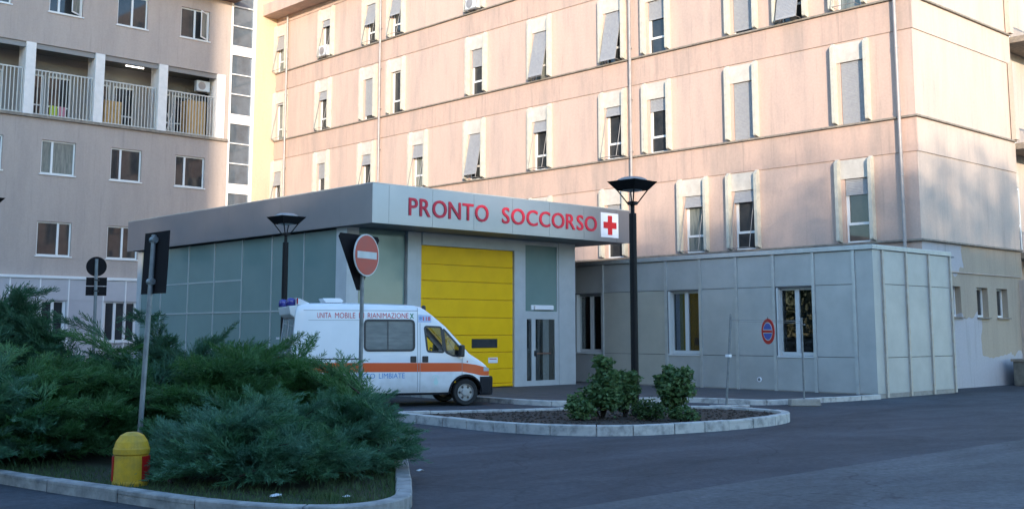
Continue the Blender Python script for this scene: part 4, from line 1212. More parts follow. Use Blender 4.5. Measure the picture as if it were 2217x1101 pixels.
for i in range(len(rings) - 1):
    for j in range(K - 1):
        f = (i*K + j, i*K + j + 1, (i+1)*K + j + 1, (i+1)*K + j)
        c = np.mean([body.v[q] for q in f], axis=0)
        lx = c[0] - (shear(c[0], c[2]) - c[0])
        side = abs(c[1]) > hw(lx, c[2]) - .01
        if side and (arch(lx, c[2]) or inpoly((lx, c[2]), DOORWIN) or inpoly((lx, c[2]), QUARTER) or (inpoly((lx, c[2]), SIDEWIN))): continue
        if not side and windscreen(lx, c[1], c[2]): continue
        white.append(f)
n0 = len(rings)
white.append(tuple(range(K - 1, -1, -1))); white.append(tuple((n0-1)*K + q for q in range(K)))
body.f = white
me = body.mesh('body', 'paint_white', True)
bo = link('body', me, van)
md = bo.modifiers.new('edge', 'EDGE_SPLIT'); md.split_angle = R(40)
def patch(name, mt, xs, lo, hi, off, parent=van, s=-1, nz=6):
    """skin laid on the van side between two curves"""
    m = MB(); xs = list(xs)
    for x in xs:
        for k in range(nz + 1):
            z = lo(x) + (hi(x) - lo(x)) * k / nz; m.v.append(side_pt(x, z, off, s))
    q = nz + 1
    for i in range(len(xs) - 1):
        for k in range(nz): m.f.append((i*q + k, i*q + k + 1, (i+1)*q + k + 1, (i+1)*q + k))
    o = m.build(name, mt, parent, smooth=True); return o
def interp(pts): return lambda x: float(np.interp(x, [p[0] for p in pts], [p[1] for p in pts]))
def poly_patch(name, mt, poly, off, parent=van, s=-1, step=.03):
    """poly is convex in z for each x"""
    x0, x1 = min(p[0] for p in poly), max(p[0] for p in poly)
    def bounds(x):
        zs = []
        for (a, b), (c, d) in zip(poly, poly[1:] + poly[:1]):
            if abs(a - c) < 1e-6:
                if abs(a - x) < 2e-3: zs += [b, d]
            elif min(a, c) - 1e-9 <= x <= max(a, c) + 1e-9: zs.append(b + (d - b) * (x - a) / (c - a))
        return (min(zs), max(zs)) if zs else (poly[0][1], poly[0][1])
    xs = sorted(set([p[0] for p in poly] + list(np.linspace(x0, x1, max(3, int((x1-x0)/step))))))
    return patch(name, mt, xs, lambda x: bounds(x)[0], lambda x: bounds(x)[1], off, parent, s)
def gasket(poly, w, off, parent, s=-1, mt='black_plastic', rad=.07, name='window_seal'):
    """rounded rubber frame following a window outline"""
    n = len(poly); out = []
    for i in range(n):
        p, a, b = Vector(poly[i]), Vector(poly[i-1]), Vector(poly[(i+1) % n])
        da, db = (a - p).normalized(), (b - p).normalized(); r = min(rad, .4*(a-p).length, .4*(b-p).length)
        for k in range(6):
            t = k / 5; q = (p + da*r)*(1-t)**2 + 2*p*t*(1-t) + (p + db*r)*t*t; out.append(q)
    m = MB(); N = len(out); cen = sum(out, Vector((0, 0))) / N
    for i, q in enumerate(out):
        d = (out[(i+1) % N] - out[i-1]).normalized(); nn = Vector((d.y, -d.x))
        if nn.dot(q - cen) < 0: nn = -nn
        for u in (q - nn*w*.5, q + nn*w*.5):
            m.v.append(side_pt(u.x, u.y, off, s)); m.v.append(side_pt(u.x, u.y, -.01, s))
    for i in range(N):
        j = (i+1) % N
        m.f += [(4*i, 4*i+2, 4*j+2, 4*j), (4*i+2, 4*i+3, 4*j+3, 4*j+2), (4*i, 4*j, 4*j+1, 4*i+1)]
    return m.build(name, mt, parent)
for s in (-1, 1):
    g_ = poly_patch('side_window', 'van_glass_dark', SIDEWIN, -.006, s=s); gasket(SIDEWIN, .05, .012, g_, s, rad=.10)
    m = MB()
    for z in np.linspace(1.31, 1.98, 8): pass
    dv = patch('window_divider', 'black_plastic', [-1.905, -1.885], lambda x: 1.30, lambda x: 1.99, .006, g_, s)
    g_ = poly_patch('door_window', 'glass', DOORWIN, -.006, s=s); gasket(DOORWIN, .045, .008, g_, s, rad=.06)
    g_ = poly_patch('quarter_window', 'glass', QUARTER, -.006, s=s); gasket(QUARTER, .045, .008, g_, s, rad=.05)
    # doors handles, rubbing strips and panel gaps
    for x0 in (-1.36, -1.075):
        m = MB(); pp = [side_pt(x0, 1.02, 0, s), side_pt(x0 + .145, 1.16, 0, s)]
        y = pp[0][1]; m.box(pp[0][0], pp[1][0], y - .018*(1 if s > 0 else -1) * -1, y - .02 * -s * -1, 1.02, 1.16)
        hb = MB(); hb.box(pp[0][0], pp[1][0], y + s*.022, y - s*.02, 1.02, 1.165); hb.build('door_handle', 'black_plastic', van, bevel=.015)
    for x in (-1.185, -1.125):
        patch('panel_gap', 'seam', [x - .006, x + .006], lambda q: .34, lambda q: 2.28 if x < -1.15 else 1.93, .0035, van, s, nz=30)
    patch('panel_gap', 'seam', [-2.526, -2.514], lambda q: .34, lambda q: 2.2, .0035, van, s, nz=30)
    patch('panel_gap', 'seam', [-.105, -.095], lambda q: .72, lambda q: 1.12, .0035, van, s)
    patch('panel_gap', 'seam', np.linspace(-3.95, -1.19, 20), lambda q: 2.205, lambda q: 2.217, .0035, van, s, nz=1)
    patch('panel_gap', 'seam', np.linspace(-3.8, -2.52, 12), lambda q: 1.985, lambda q: 1.993, .0035, van, s, nz=1)
    patch('panel_gap', 'seam', np.linspace(-1.12, -.42, 8), lambda q: 1.925 - .0*(q), lambda q: 1.932, .0035, van, s, nz=1) if False else None
    patch('sliding_rail', 'bumper', np.linspace(-4.0, -2.5, 12), lambda q: 1.10, lambda q: 1.125, .008, van, s, nz=1)
    stripe_lo = interp([(-4.1, .82), (-.1, .80), (.20, .745), (.40, .70), (.615, .69)]); stripe_hi = interp([(-4.1, 1.035), (-.1, 1.0), (.25, .955), (.45, .905), (.615, .86)])
    patch('orange_stripe', 'van_orange', sorted(set(list(np.linspace(-4.08, -.1, 30)) + list(np.linspace(-.1, .61, 24)))), stripe_lo, stripe_hi, .003, van, s)
    patch('sill_trim', 'bumper', np.linspace(-2.42, -.43, 14), lambda q: .27, lambda q: .325, .004, van, s, nz=2)
    # mirrors
    m = MB(); y = s * .97
    m.prism([(-.22, 1.14), (-.10, 1.14), (-.09, 1.42), (-.20, 1.42)], y + s*.05, y + s*.24, 1); mo = m.build('wing_mirror', 'black_plastic', van, bevel=.03)
    m = MB(); m.box(-.18, -.12, y - s*.05, y + s*.06, 1.2, 1.26); m.build('mirror_arm', 'black_plastic', mo)
    m = MB()
    for k in range(7):
        x0, x1 = .40 + k*.03, .40 + (k+1)*.03
        m.quad(side_pt(x0, .80 + .0*k, .006, s), side_pt(x1, .80, .006, s), side_pt(x1, max(.84, .985 - .0055*k*3), .006, s), side_pt(x0, .985 - .0055*(k)*2, .006, s))
    patch('headlamp', 'lens_clear', np.linspace(.46, .612, 6), lambda q: .80, lambda q: float(np.interp(q, [.46, .61], [.915, .865])), .006, van, s)
    m = MB(); y = s * (hw(.05, 1.05) + .002)
    m.tube((.03, y - s*.01, 1.03), (.03, y + s*.012, 1.03), .018, n=10); m.build('side_repeater', 'lens_red', van)
# windscreen on the sloping front, from the same surface
m = MB(); xs = np.linspace(-.75, .085, 22)
for x in xs:
    for k in range(13):
        zt = ztop(x); w0 = hw(x, zt - .1) - .10; y = -w0*.97 + 2*w0*.97*k/12
        m.v.append((x, y, zt + .035*(1 - (y/w0)**2) - .004))
for i in range(len(xs) - 1):
    for k in range(12): m.f.append((i*13 + k, i*13 + k + 1, (i+1)*13 + k + 1, (i+1)*13 + k))
m.build('windscreen', 'glass', van, smooth=True)
m = MB()
for s in (-1, 1):
    for x0, x1 in zip(xs, xs[1:]):
        a, b = ztop(x0), ztop(x1); w0, w1 = hw(x0, a - .1) - .10, hw(x1, b - .1) - .10
        m.quad((x0, s*w0*.93, a + .012), (x1, s*w1*.93, b + .012), (x1, s*w1*1.02, b + .004), (x0, s*w0*1.02, a + .004))
m.build('windscreen_seal', 'black_plastic', van)
for y, nme in ((-.35, 'wiper'), (.35, 'wiper')):
    m = MB(); m.tube((.13, y, 1.235), (-.12, y - .25, ztop(-.12) + .06), .008, n=6); m.build('wiper', 'black_plastic', van)
# bumpers
m = MB()
prof = [(.24, .0), (.30, .05), (.62, .06), (.675, .03)]
xs = [.36, .44, .52, .58, .62, .645, .655]
ring = []
for z, d in prof:
    row = [(x + (.06 if x > .5 else 0) + d*.35*(x > .6), -(hw(min(x, .63), .6) + d*.35 - (.0 if x < .6 else .02 + (x-.6)*1.4)), z) for x in xs]
    row += [(p[0] + .012, -p[1]*q, p[2]) for p, q in ((row[-1], .6), (row[-1], 0), (row[-1], -.6))][:0]
    full = row + [(.73 + d*.35, -.5, z), (.735 + d*.35, 0, z), (.73 + d*.35, .5, z)] + [(p[0], -p[1], p[2]) for p in reversed(row)]
    ring.append(full)
kk = len(ring[0]); m.v = [p for r_ in ring for p in r_]
for i in range(len(ring) - 1):
    for j in range(kk - 1): m.f.append((i*kk + j, i*kk + j + 1, (i+1)*kk + j + 1, (i+1)*kk + j))
m.f.append(tuple(range(kk))); m.f.append(tuple((len(ring)-1)*kk + j for j in range(kk - 1, -1, -1)))
m.build('front_bumper', 'bumper', van)
m = MB(); m.box(.60, .638, -.55, .55, .70, .80); m.build('grille', 'black_plastic', van)
m = MB(); m.box(-4.22, -4.08, -.93, .93, .34, .56); m.build('rear_bumper', 'bumper', van, bevel=.03)
# rear: doors with tall windows, fairing, lamps
for s in (-1, 1):
    m = MB()
    def rp(y, z, d): return (shear(-4.12, z) - d, y, z)
    m.quad(rp(s*.10, 1.15, .004), rp(s*.74, 1.15, .004), rp(s*.72, 2.02, .004), rp(s*.10, 2.02, .004)); rw = m.build('rear_window', 'van_glass_dark', van)
    m = MB()
    for a, b, c, d in ((.07, .10, 1.12, 2.05), (.74, .77, 1.12, 2.05)):
        m.add([rp(s*a, c, .012), rp(s*b, c, .012), rp(s*b, d, .012), rp(s*a, d, .012)], [(0, 1, 2, 3)])
    m.add([rp(s*.07, 2.02, .013), rp(s*.77, 2.02, .013), rp(s*.77, 2.06, .013), rp(s*.07, 2.06, .013)], [(0, 1, 2, 3)])
    m.build('window_seal', 'black_plastic', rw)
    m = MB(); m.box(-4.15, -4.10, s*.80, s*.93, .80, 1.15); m.build('tail_lamp', 'lens_red', van, bevel=.01)
    m = MB(); m.box(-4.19, -4.12, s*.80, s*.86, 1.55, 1.60); m.build('hinge', 'fixture_white', van)
m = MB(); m.prism([(-4.02, 2.03), (-4.13, 2.12), (-4.17, 2.30), (-3.96, 2.33)], -.80, .80, 1); m.build('rear_fairing', 'paint_grime', van, bevel=.02)
for y in (-.62, .55):
    m = MB(); m.prism([(-4.0, 2.33), (-3.70, 2.36), (-3.70, 2.375), (-3.90, 2.47), (-4.0, 2.49)], y - .16, y + .16, 1); fr_ = m.build('beacon_housing', 'paint_white', van, bevel=.02)
    m = MB(); m.lathe([(.105, 0), (.105, .11), (.085, .16), (.03, .18)], n=18, c=(0, 0, 0)); m.build('blue_beacon', 'beacon_blue', van, (-4.09, y - .0, 2.315), smooth=True)
    m = MB(); m.box(-3.99, -3.955, y - .165, y + .165, 2.35, 2.482); m.build('red_band', 'lens_red', fr_)
m = MB(); m.prism([(-3.33, 2.50), (-3.26, 2.40), (-2.88, 2.40), (-2.84, 2.44), (-2.92, 2.50)], -.45, .15, 1); m.build('roof_hatch', 'paint_white', van, bevel=.01)
m = MB(); m.lathe([(.075, 0), (.075, .04), (.06, .05), (.055, .14), (.04, .17), (.01, .18)], n=16); m.build('front_beacon', 'black_plastic', van, (-.88, -.35, ztop(-.88) + .01))
# wheels
TYRE = MB().lathe([(.20, -.10), (.28, -.105), (.305, -.08), (.315, -.04), (.315, .04), (.305, .08), (.28, .105), (.20, .10)], n=32, caps=False).mesh('tyre', 'rubber')
for x in (0.0, -2.85):
    for s in (-1, 1):
        wo = link('wheel', TYRE, van, (x, s*.87, .315), (R(90), 0, 0))
        zs_ = 1 if s < 0 else -1
        m = MB(); m.lathe([(.205, .02*zs_), (.205, .085*zs_), (.19, .09*zs_), (.17, .05*zs_), (.09, .055*zs_), (.085, .085*zs_), (.06, .09*zs_), (.01, .09*zs_)], n=28); m.build('rim', 'rim', wo)
        mm = MB()
        for k in range(6):
            a = k * math.pi / 3; mm.tube((.135*math.cos(a), .135*math.sin(a), .045*zs_), (.135*math.cos(a), .135*math.sin(a), .058*zs_), .03, n=8)
        mm.build('rim_hole', 'black_plastic', wo)
        m = MB(); n = 16
        for k in range(n):
            a0, a1 = math.pi * k / n, math.pi * (k + 1) / n
            m.quad((x + .405*math.cos(a0), s*.99, .31 + .405*math.sin(a0)), (x + .405*math.cos(a1), s*.99, .31 + .405*math.sin(a1)), (x + .405*math.cos(a1), s*.55, .31 + .405*math.sin(a1)), (x + .405*math.cos(a0), s*.55, .31 + .405*math.sin(a0)))
        m.build('wheel_arch', 'black_plastic', van)
        m = MB()
        for k in range(n):
            a0, a1 = math.pi * k / n, math.pi * (k + 1) / n
            P_ = lambda r, a: side_pt(x + r*math.cos(a), .31 + r*math.sin(a), .012, s)
            m.quad(P_(.385, a0), P_(.385, a1), P_(.43, a1), P_(.43, a0))
        m.build('arch_trim', 'bumper', van)
m = MB(); m.box(-3.9, .5, -.80, .80, .28, .36); m.build('floor_pan', 'black_plastic', van)
# cab interior
m = MB(); m.box(-.38, .12, -.80, .80, .72, 1.12); m.build('dashboard', 'seat', van, bevel=.04)
for y in (-.45, .45):
    m = MB(); m.box(-.98, -.52, y - .24, y + .24, .62, .86); m.prism([(-1.12, .86), (-.96, .86), (-1.02, 1.52), (-1.12, 1.52)], y - .23, y + .23, 1); m.box(-1.12, -1.03, y - .12, y + .12, 1.54, 1.72); m.build('cab_seat', 'seat', van, bevel=.03)
m = MB(); m.box(-1.22, -1.19, -.90, .90, .36, 2.1); m.build('bulkhead', 'seat', van)
m = MB()
for k in range(18):
    a0, a1 = 2*math.pi*k/18, 2*math.pi*(k+1)/18
    m.tube((-.40 - .06*math.sin(a0), .45 + .19*math.cos(a0), 1.17 + .17*math.sin(a0)), (-.40 - .06*math.sin(a1), .45 + .19*math.cos(a1), 1.17 + .17*math.sin(a1)), .014, n=5)
m.build('steering_wheel', 'black_plastic', van)
# lettering on the right side
def decal(txt, mt, x0, x1, z0, h, off=.005, bold=.01, name='lettering'):
    me = text_mesh(name, txt, mt, bold, 0)
    v = np.array([q.co[:] for q in me.vertices]); a, b = v.min(0), v.max(0)
    for k, q in enumerate(me.vertices):
        q.co = side_pt(x0 + (v[k, 0] - a[0]) / (b[0] - a[0]) * (x1 - x0), z0 + (v[k, 1] - a[1]) / (b[1] - a[1]) * h, off)
    return link(name, me, van)
for w_, a_, b_ in (('UNITA', -3.56, -3.215), ('MOBILE', -3.13, -2.66), ('DI', -2.575, -2.455), ('RIANIMAZIONE', -2.37, -1.40)): decal(w_, 'text_red', a_, b_, 2.035, .125, bold=0.0)
for w_, a_, b_ in (('POSTO', -2.70, -2.19), ('LIMBIATE', -2.10, -1.49)): decal(w_, 'text_blue', a_, b_, .665, .115, bold=0.0)
decal('x', 'text_green', -1.37, -1.27, 2.03, .12)
poly_patch('emblem_label', 'label_blue', [(-1.165, 1.945), (-.85, 1.945), (-.85, 2.105), (-1.165, 2.125)], .003)
decal('118', 'text_red', -1.05, -.87, 1.985, .09, off=.006, bold=.02)
decal('*', 'text_blue', -1.15, -1.06, 1.99, .10, off=.006)
def ring_decal(cx, cz, r0, r1, mt, name, off=.004, a0=0, a1=2*math.pi):
    m = MB(); n = 20
    for k in range(n):
        p, q = a0 + (a1-a0)*k/n, a0 + (a1-a0)*(k+1)/n
        m.quad(*[side_pt(cx + r*math.cos(t), cz + r*math.sin(t)*1.1, off) for r, t in ((r0, p), (r0, q), (r1, q), (r1, p))])
    m.build(name, mt, van)
ring_decal(-.75, .615, .085, .10, 'emblem_pale', 'emblem', a0=R(20), a1=R(160)); ring_decal(-.74, .56, .0, .055, 'emblem_pale', 'emblem'); ring_decal(-.745, .64, .0, .03, 'emblem_pale', 'emblem')
decal('- - -', 'emblem_pale', -.79, -.70, .475, .012, bold=.0)

# ================================================================== VEGETATION
def np_mesh(name, V, Fq, material):
    """V (n,3), Fq (m,3 or 4) numpy arrays -> mesh"""
    me = bpy.data.meshes.new(name)
    me.vertices.add(len(V)); me.vertices.foreach_set('co', np.asarray(V, np.float32).ravel())
    k = Fq.shape[1]
    me.loops.add(Fq.size); me.loops.foreach_set('vertex_index', Fq.astype(np.int32).ravel())
    me.polygons.add(len(Fq)); me.polygons.foreach_set('loop_start', np.arange(0, Fq.size, k, dtype=np.int32))
    me.materials.append(MATS[material]); me.update(calc_edges=True)
    return me
rng = np.random.default_rng(11)
def spray_proto(seed, n_twig=13):
    """one feathery juniper spray along +x, unit length: forward-swept thin blades, drooping tip"""
    r = np.random.default_rng(seed); V = []; Fc = []
    def axis(t): return np.array([t, 0.05*math.sin(3*t), .10*t - .20*t*t])
    def blade(p, d, l, w):
        d = d / np.linalg.norm(d); s = np.cross(d, r.normal(size=3)); s /= np.linalg.norm(s)
        o = len(V); V.extend([p, p + d*l*.4 + s*w, p + d*l, p + d*l*.4 - s*w]); Fc.append((o, o+1, o+2)); Fc.append((o, o+2, o+3))
    for k in range(n_twig):
        t = .05 + .88 * (k / n_twig); p = axis(t)
        for s in (-1, 1):
            d = np.array([1.0, s*(.42 + .25*r.random()), .12 + .30*r.normal()]); l = (.30*(1 - t) + .13) * (0.7 + .6*r.random())
            blade(p, d, l, .014)
            for q in range(2):
                pp = p + d/np.linalg.norm(d)*l*(.3 + .3*q); dd = d + r.normal(size=3)*.45
                blade(pp, dd, l*.5, .012)
    blade(axis(.75), np.array([1, .0, -.12]), .34, .014); blade(axis(0), np.array([1, 0, .05]), .8, .016)
    return np.array(V), np.array(Fc)
PROTO = [spray_proto(s) for s in (1, 2, 3, 4, 5)]
def juniper(loc, rx, ry, h, n, material, label, size=.4, seed=0, lean=(0, 0)):
    """n arching plumes from one root; each carries feathery sprays along its outer half"""
    r = np.random.default_rng(seed + 100)
    o = thing('juniper_shrub', label, 'shrub', loc, 0, 'spreading junipers in the bed')
    Vs, Fs = [], []; off = 0; stems = MB()
    for i in range(n):
        a = 2*math.pi*(i*.618034 % 1) + r.normal()*.15; ph = math.asin(min(.985, .04 + .95*r.random()**.8))
        dv = np.array([math.cos(a)*math.cos(ph), math.sin(a)*math.cos(ph), math.sin(ph)])
        ext = (.66 + .34*r.random()**.6) * (1 + .13*math.sin(2*a + seed) + .09*math.sin(5*a + 2*seed)) * (1.16 if r.random() < .07 else 1)
        tip = np.array([dv[0]*rx*ext + lean[0]*dv[2], dv[1]*ry*ext + lean[1]*dv[2], max(.10, dv[2]*h*ext)])
        az = a + r.normal()*(.35 + .9*dv[2]**2); el = r.uniform(.25, .80) * (.35 + .65*dv[2]); ln = size*r.uniform(1.7, 2.6)
        pd = np.array([math.cos(az)*math.cos(el), math.sin(az)*math.cos(el), math.sin(el)])
        c0 = tip - pd*ln; c0[2] = max(c0[2], .04); mid = (c0 + tip)/2 + np.array([0, 0, ln*.10])
        B = lambda t: c0*(1-t)**2 + 2*mid*t*(1-t) + tip*t*t
        T = lambda t: 2*(mid - c0)*(1-t) + 2*(tip - mid)*t
        K_ = 11
        for k in range(K_):
            t = .12 + .88 * (k + r.random()*.6) / K_; p = B(t); d = T(t); d /= np.linalg.norm(d) + 1e-9
            yaw = (r.uniform(.15, .75)) * (1 if k % 2 else -1) * (1.15 - .6*t); cy_, sy_ = math.cos(yaw), math.sin(yaw)
            d = np.array([d[0]*cy_ - d[1]*sy_, d[0]*sy_ + d[1]*cy_, d[2] + .16 + .16*r.normal()]); d /= np.linalg.norm(d)
            L = size * (.65 + .5*r.random()) * (1.25 - .45*t)
            sy = np.cross([0, 0, 1], d); sy /= np.linalg.norm(sy) + 1e-9; sz = np.cross(d, sy)
            rot = r.uniform(-.7, .7); sy, sz = sy*math.cos(rot) + sz*math.sin(rot), sz*math.cos(rot) - sy*math.sin(rot)
            V, Fc = PROTO[r.integers(5)]
            W = p + L*(V[:, :1]*d + V[:, 1:2]*sy + V[:, 2:3]*sz); W[:, 2] = np.maximum(W[:, 2], .012)
            Vs.append(W); Fs.append(Fc + off); off += len(V)
        if i % 3 == 0:
            pts = [tuple(B(t)) for t in (0, .3, .6, .92)]
            for q in range(3): stems.tube(pts[q], pts[q+1], .016 - .004*q, .012 - .004*q, n=4, caps=False)
    link('foliage', np_mesh('foliage', np.concatenate(Vs), np.concatenate(Fs), material), o)
    tag(stems.build('stem', 'bark', o), kind='stuff')
    return o
def at(px, D, z=.085):
    x, y = cw((px - 1108.5) / 2440.74 * D, D); return (x, y, z)
juniper(at(570, 12.9), 1.35, 1.30, .84, 130, 'juniper_blue', 'low blue green juniper spreading right of the yellow bollard, nearest of all', .38, 1)
juniper(at(765, 13.6), .95, .95, .82, 95, 'juniper_blue', 'small blue green juniper at the kerb, rightmost of the bed', .36, 2)
juniper(at(670, 15.2), 1.10, 1.10, 1.10, 95, 'juniper_green', 'green juniper before the lower side of the ambulance', .42, 3, (.1, .1))
juniper(at(545, 15.8), 1.35, 1.35, 1.46, 120, 'juniper_green', 'tall green juniper beside the rear corner of the ambulance', .46, 4)
juniper(at(410, 16.6), 1.45, 1.45, 1.46, 120, 'juniper_dark', 'dark juniper before the glazed side wall, right of the leaning post', .46, 5)
juniper(at(250, 16.0), 1.45, 1.45, 1.32, 120, 'juniper_green', 'bright green juniper behind the leaning post, above the yellow bollard', .45, 6)
juniper(at(90, 15.0), 1.45, 1.45, 1.18, 120, 'juniper_green', 'broad green juniper left of the yellow bollard', .44, 7)
juniper(at(-60, 14.2), 1.35, 1.35, 1.20, 95, 'juniper_blue', 'blue tinged juniper cut by the left edge of the photo', .44, 8)
juniper(at(45, 19.6), 1.25, 1.25, 2.05, 125, 'juniper_dark', 'tallest dark juniper before the white clad ground floor at far left', .56, 9)
juniper(at(-80, 18.2), 1.30, 1.30, 1.85, 85, 'juniper_dark', 'dark juniper at the far left edge beside the tallest one', .52, 10)

def leafy(name, loc, blobs, n, leaf, material, label, cat, group=None, trunk=None, seed=0):
    """broad-leaved shrub or tree: leaves scattered through several clumps, stems to each clump"""
    r = np.random.default_rng(seed)
    o = thing(name, label, cat, loc, 0, group)
    V, Fq = [], []; stems = MB(); tot = sum(b[3]**2 for b in blobs)
    allp = []
    for (bx_, by_, bz_, br, bq) in [(*b, b[3]) if len(b) == 4 else b for b in blobs]:
        k = int(n * br**2 / tot)
        d = r.normal(size=(k, 3)); d /= np.linalg.norm(d, axis=1)[:, None]
        rad = br * (1.12 - .65 * r.random(k) ** 1.3) * (1 + .25 * np.maximum(0, r.normal(size=k) - .8)) * (1 + .18*np.sin(5*d[:, 0] + 3*d[:, 1]*2))
        p = np.array([bx_, by_, bz_]) + d * rad[:, None] * np.array([1, 1, .85])
        allp.append(p[p[:, 2] > .03])
        stems.tube((bx_*.15, by_*.15, 0 if trunk is None else trunk[1]*.9), (bx_, by_, bz_), (.02 if trunk is None else trunk[0]*.4), (.008 if trunk is None else trunk[0]*.12), n=6, caps=False)
    p = np.concatenate(allp); k = len(p)
    u = r.normal(size=(k, 3)); u[:, 2] *= .5; u /= np.linalg.norm(u, axis=1)[:, None]
    w = np.cross(u, r.normal(size=(k, 3))); w /= np.linalg.norm(w, axis=1)[:, None]
    l = leaf * (.6 + .8*r.random(k))[:, None]
    vs = np.stack([p - u*l*.5, p + w*l*.28, p + u*l*.5, p - w*l*.28], 1).reshape(-1, 3)
    vs[:, 2] = np.maximum(vs[:, 2], .01)
    me = np_mesh('foliage' if trunk is None else 'crown', vs, np.arange(4*k).reshape(-1, 4), material)
    link('foliage' if trunk is None else 'crown', me, o)
    if trunk:
        stems.tube((0, 0, 0), (0.05, 0, trunk[1]), trunk[0], trunk[0]*.7, n=10)
    stems.build('stem' if trunk is None else 'trunk', 'bark', o)
    return o
G = 'leafy shrubs on the island'
leafy('island_shrub', at(1300, 21.3, .12), [(0, 0, .50, .30), (.03, .1, .80, .20), (-.17, -.1, .34, .26), (.2, 0, .38, .24), (-.04, .0, 1.06, .13), (.10, .05, 1.04, .11), (.2, .0, .74, .14), (-.12, .05, .72, .13)], 2500, .095, 'shrub_leaf', 'tallest leafy shrub left of the island lamp', 'shrub', G, seed=1)
leafy('island_shrub', at(1348, 21.8, .12), [(0, 0, .50, .24), (.12, .05, .72, .17), (-.05, 0, .28, .22), (-.1, 0, .76, .12), (.2, 0, .5, .13)], 1500, .09, 'shrub_leaf', 'leafy shrub just behind the island lamp post', 'shrub', G, seed=2)
leafy('island_shrub', at(1248, 21.0, .12), [(0, 0, .22, .20), (.12, .02, .18, .18), (-.1, 0, .36, .11)], 1000, .085, 'shrub_leaf', 'lowest leafy shrub at the left end of the island planting', 'shrub', G, seed=3)
leafy('island_shrub', at(1452, 21.6, .12), [(0, 0, .58, .30), (.2, -.05, .76, .18), (-.24, .03, .60, .18), (0, 0, .28, .22), (.32, 0, .86, .10), (-.08, 0, .84, .14), (-.34, 0, .70, .09), (.3, 0, .5, .15)], 2300, .095, 'shrub_leaf', 'rounded leafy shrub right of the island lamp', 'shrub', G, seed=4)
leafy('island_shrub', at(1400, 20.9, .12), [(0, 0, .2, .22), (.2, 0, .16, .18), (-.2, .02, .18, .18)], 1200, .06, 'tree_leaf', 'low dark shrub at the foot of the island lamp', 'shrub', G, seed=5)
leafy('island_shrub', at(1475, 20.7, .12), [(0, 0, .14, .15), (.18, 0, .1, .12), (-.2, 0, .1, .12)], 600, .07, 'shrub_leaf', 'small pale sprouting shrub in front of the rounded one', 'shrub', G, seed=6)

# grass along the inner edge of the bed kerb
r = np.random.default_rng(5); P_ = []
Lb = [p for p in LB if p.x > -16.5 and (p.y < 7.5 or p.x > -12)]
for i in range(len(Lb) - 1):
    a, b = Lb[i], Lb[i+1]; d = (b - a).normalized(); nn = Vector((-d.y, d.x, 0))
    if (b - a).length > .5: continue
    for k in range(70):
        w = .18 + .9 * r.random() ** 1.8; q = a + (b - a)*r.random() + nn*w; P_.append((q.x, q.y))
P_ = np.array(P_); k = len(P_); h = .03 + .06*r.random(k); an = r.uniform(0, 2*math.pi, k); w = .004
ln = r.normal(size=(k, 2))*.03
V = np.stack([np.c_[P_[:, 0] - w*np.cos(an), P_[:, 1] - w*np.sin(an), np.full(k, .086)], np.c_[P_[:, 0] + w*np.cos(an), P_[:, 1] + w*np.sin(an), np.full(k, .086)], np.c_[P_[:, 0] + ln[:, 0], P_[:, 1] + ln[:, 1], .086 + h]], 1).reshape(-1, 3)
tag(link('bed_grass', np_mesh('bed_grass', V, np.arange(3*k).reshape(-1, 3), 'grass')), 'thin short grass along the kerb of the juniper bed', 'grass', kind='stuff')

# clods and dead leaves on the island soil
r = np.random.default_rng(8); V = []; Fq = []
poly_i = [(p.x, p.y) for p in LI]
while len(V) < 900 * 6:
    x, y = r.uniform(-17.8, -12.4), r.uniform(13.7, 19.7)
    if not inpoly((x, y), poly_i) or min((x-a)**2 + (y-b)**2 for a, b in poly_i[::3]) < .09: continue
    q = r.uniform(.012, .045); o_ = len(V); k6 = [(q, 0, 0), (0, q, 0), (-q, 0, 0), (0, -q, 0), (0, 0, q*.8), (0, 0, -q*.4)]; an = r.uniform(0, 3.14)
    for a, b, c in k6: V.append((x + a*math.cos(an)*r.uniform(.6, 1.3) - b*math.sin(an), y + a*math.sin(an) + b*math.cos(an)*r.uniform(.6, 1.3), .122 + c))
    Fq += [(o_, o_+1, o_+4), (o_+1, o_+2, o_+4), (o_+2, o_+3, o_+4), (o_+3, o_, o_+4), (o_+1, o_, o_+5), (o_+2, o_+1, o_+5), (o_+3, o_+2, o_+5), (o_, o_+3, o_+5)]
tag(link('soil_clods', np_mesh('soil_clods', np.array(V), np.array(Fq), 'soil')), 'loose clods strewn over the island soil', 'soil', kind='stuff')

# litter
def scrap(x, y, z, s, label, seed):
    r = random.Random(seed); m = MB(); n = 7; pts = []
    for i in range(n):
        a = 2*math.pi*i/n; q = s*(.6 + .5*r.random()); pts.append((q*math.cos(a), q*math.sin(a), .004 + s*.35*r.random()))
    c = (0, 0, s*.5); m.add(pts + [c, (0, 0, .002)], [(i, (i+1) % n, n) for i in range(n)] + [((i+1) % n, i, n+1) for i in range(n)])
    tag(m.build('paper_scrap', 'paper', None, (x, y, z)), label, 'litter', 'scraps of paper on the ground')
scrap(-11.25, 8.98, .002, .055, 'white paper scrap on the asphalt beside the bed kerb corner', 1)
scrap(-9.98, 6.15, .088, .075, 'crumpled white paper in the grass below the blue junipers', 2)
scrap(-9.48, 6.65, .088, .055, 'small white paper scrap in the grass near the bed kerb corner', 3)
scrap(-12.55, 30.6, .002, .12, 'pale paper scrap flat on the asphalt before the whitewashed wall, nearer one', 4)
scrap(-12.9, 33.2, .002, .12, 'pale paper scrap flat on the asphalt by the low stone wall', 5)

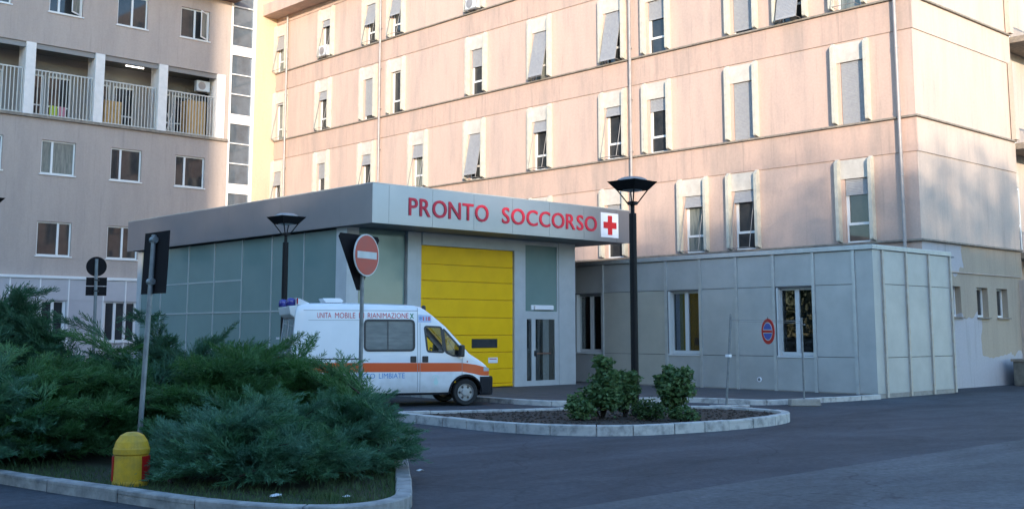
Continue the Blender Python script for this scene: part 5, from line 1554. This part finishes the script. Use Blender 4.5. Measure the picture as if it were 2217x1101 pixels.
# ================================================================== WHAT CASTS THE SHADE (out of view; blocks and right-hand trees added)
def far_block(name, lat0, lat1, f0, f1, h, label):  # unseen blocks added only for the shadow they throw
    cx, cy = cw((lat0 + lat1)/2, (f0 + f1)/2)
    o = thing(name, label, 'building', (cx, cy, 0), math.atan2(math.cos(YA), math.sin(YA)))   # local x = camera right
    a, b = (lat1 - lat0)/2, (f1 - f0)/2
    m = MB(); m.box(-a, a, -b, b, 0, h); m.build('wall', 'far_plaster', o)
    m = MB(); m.box(-a - .4, a + .4, -b - .4, b + .4, h, h + .5); m.build('roof', 'roof_brown', o)
    wm = MB().box(-.6, .6, 0, .06, 0, 1.5).mesh('window', 'pane_dark')
    for k in range(1, int(h / 3.4)):
        for i in range(int(2*a / 3.2)):
            link('window', wm, o, (-a + 1.8 + 3.2*i, b, 3.4*k - 1.8))
    return o
far_block('tall_shade_block', -56, -11.2, -34, -22, 36, 'unseen tall block added behind the viewer to shade the beige building')
far_block('low_shade_block', -13.5, 44, -44, -34, 15.0, 'unseen long lower block added behind the viewer to shade the forecourt')
TG = 'trees behind the viewer'
tr = random.Random(4)
for i, (lat, f, h) in enumerate([(-40, 8, 9.5), (-42, 14, 10.5), (-44, 20.5, 9.0), (-39, 1, 10.0), (30, 20, 11.5), (33, 28, 12.5), (37, 36, 12.0), (41, 45, 13.0), (31, 12, 11.0), (-8, -30, 19.2), (-1, -31, 20.0), (6, -29.5, 18.6), (13, -31, 19.0), (20, -29, 18.6), (27, -31, 19.4), (-4.5, -27, 17.5), (9.5, -27, 17.0), (16.5, -27, 17.5), (24, -27, 17.0)]):  # right-hand group added unseen to dim annex end and fascia
    blobs = []
    for k in range(9):
        blobs.append((tr.uniform(-2.6, 2.6), tr.uniform(-2.0, 2.0), h - 2.2 - tr.uniform(0, 5.0), tr.uniform(1.3, 2.2)))
    blobs.append((tr.uniform(-.6, .6), tr.uniform(-.6, .6), h - 1.6, 1.5))
    x, y = cw(lat, f)
    leafy('broadleaf_tree', (x, y, 0), blobs, 2900 if i > 8 else 3500, .30, 'tree_leaf', 'leafy tree standing outside the photo on the left' if i < 4 else 'unseen leafy tree added on the right to darken the metal cladding' if i < 9 else 'leafy tree standing behind the viewer', 'tree', 'trees left of the photo' if i < 4 else 'trees right of the photo' if i < 9 else TG, trunk=(.22, h*.55), seed=40 + i)
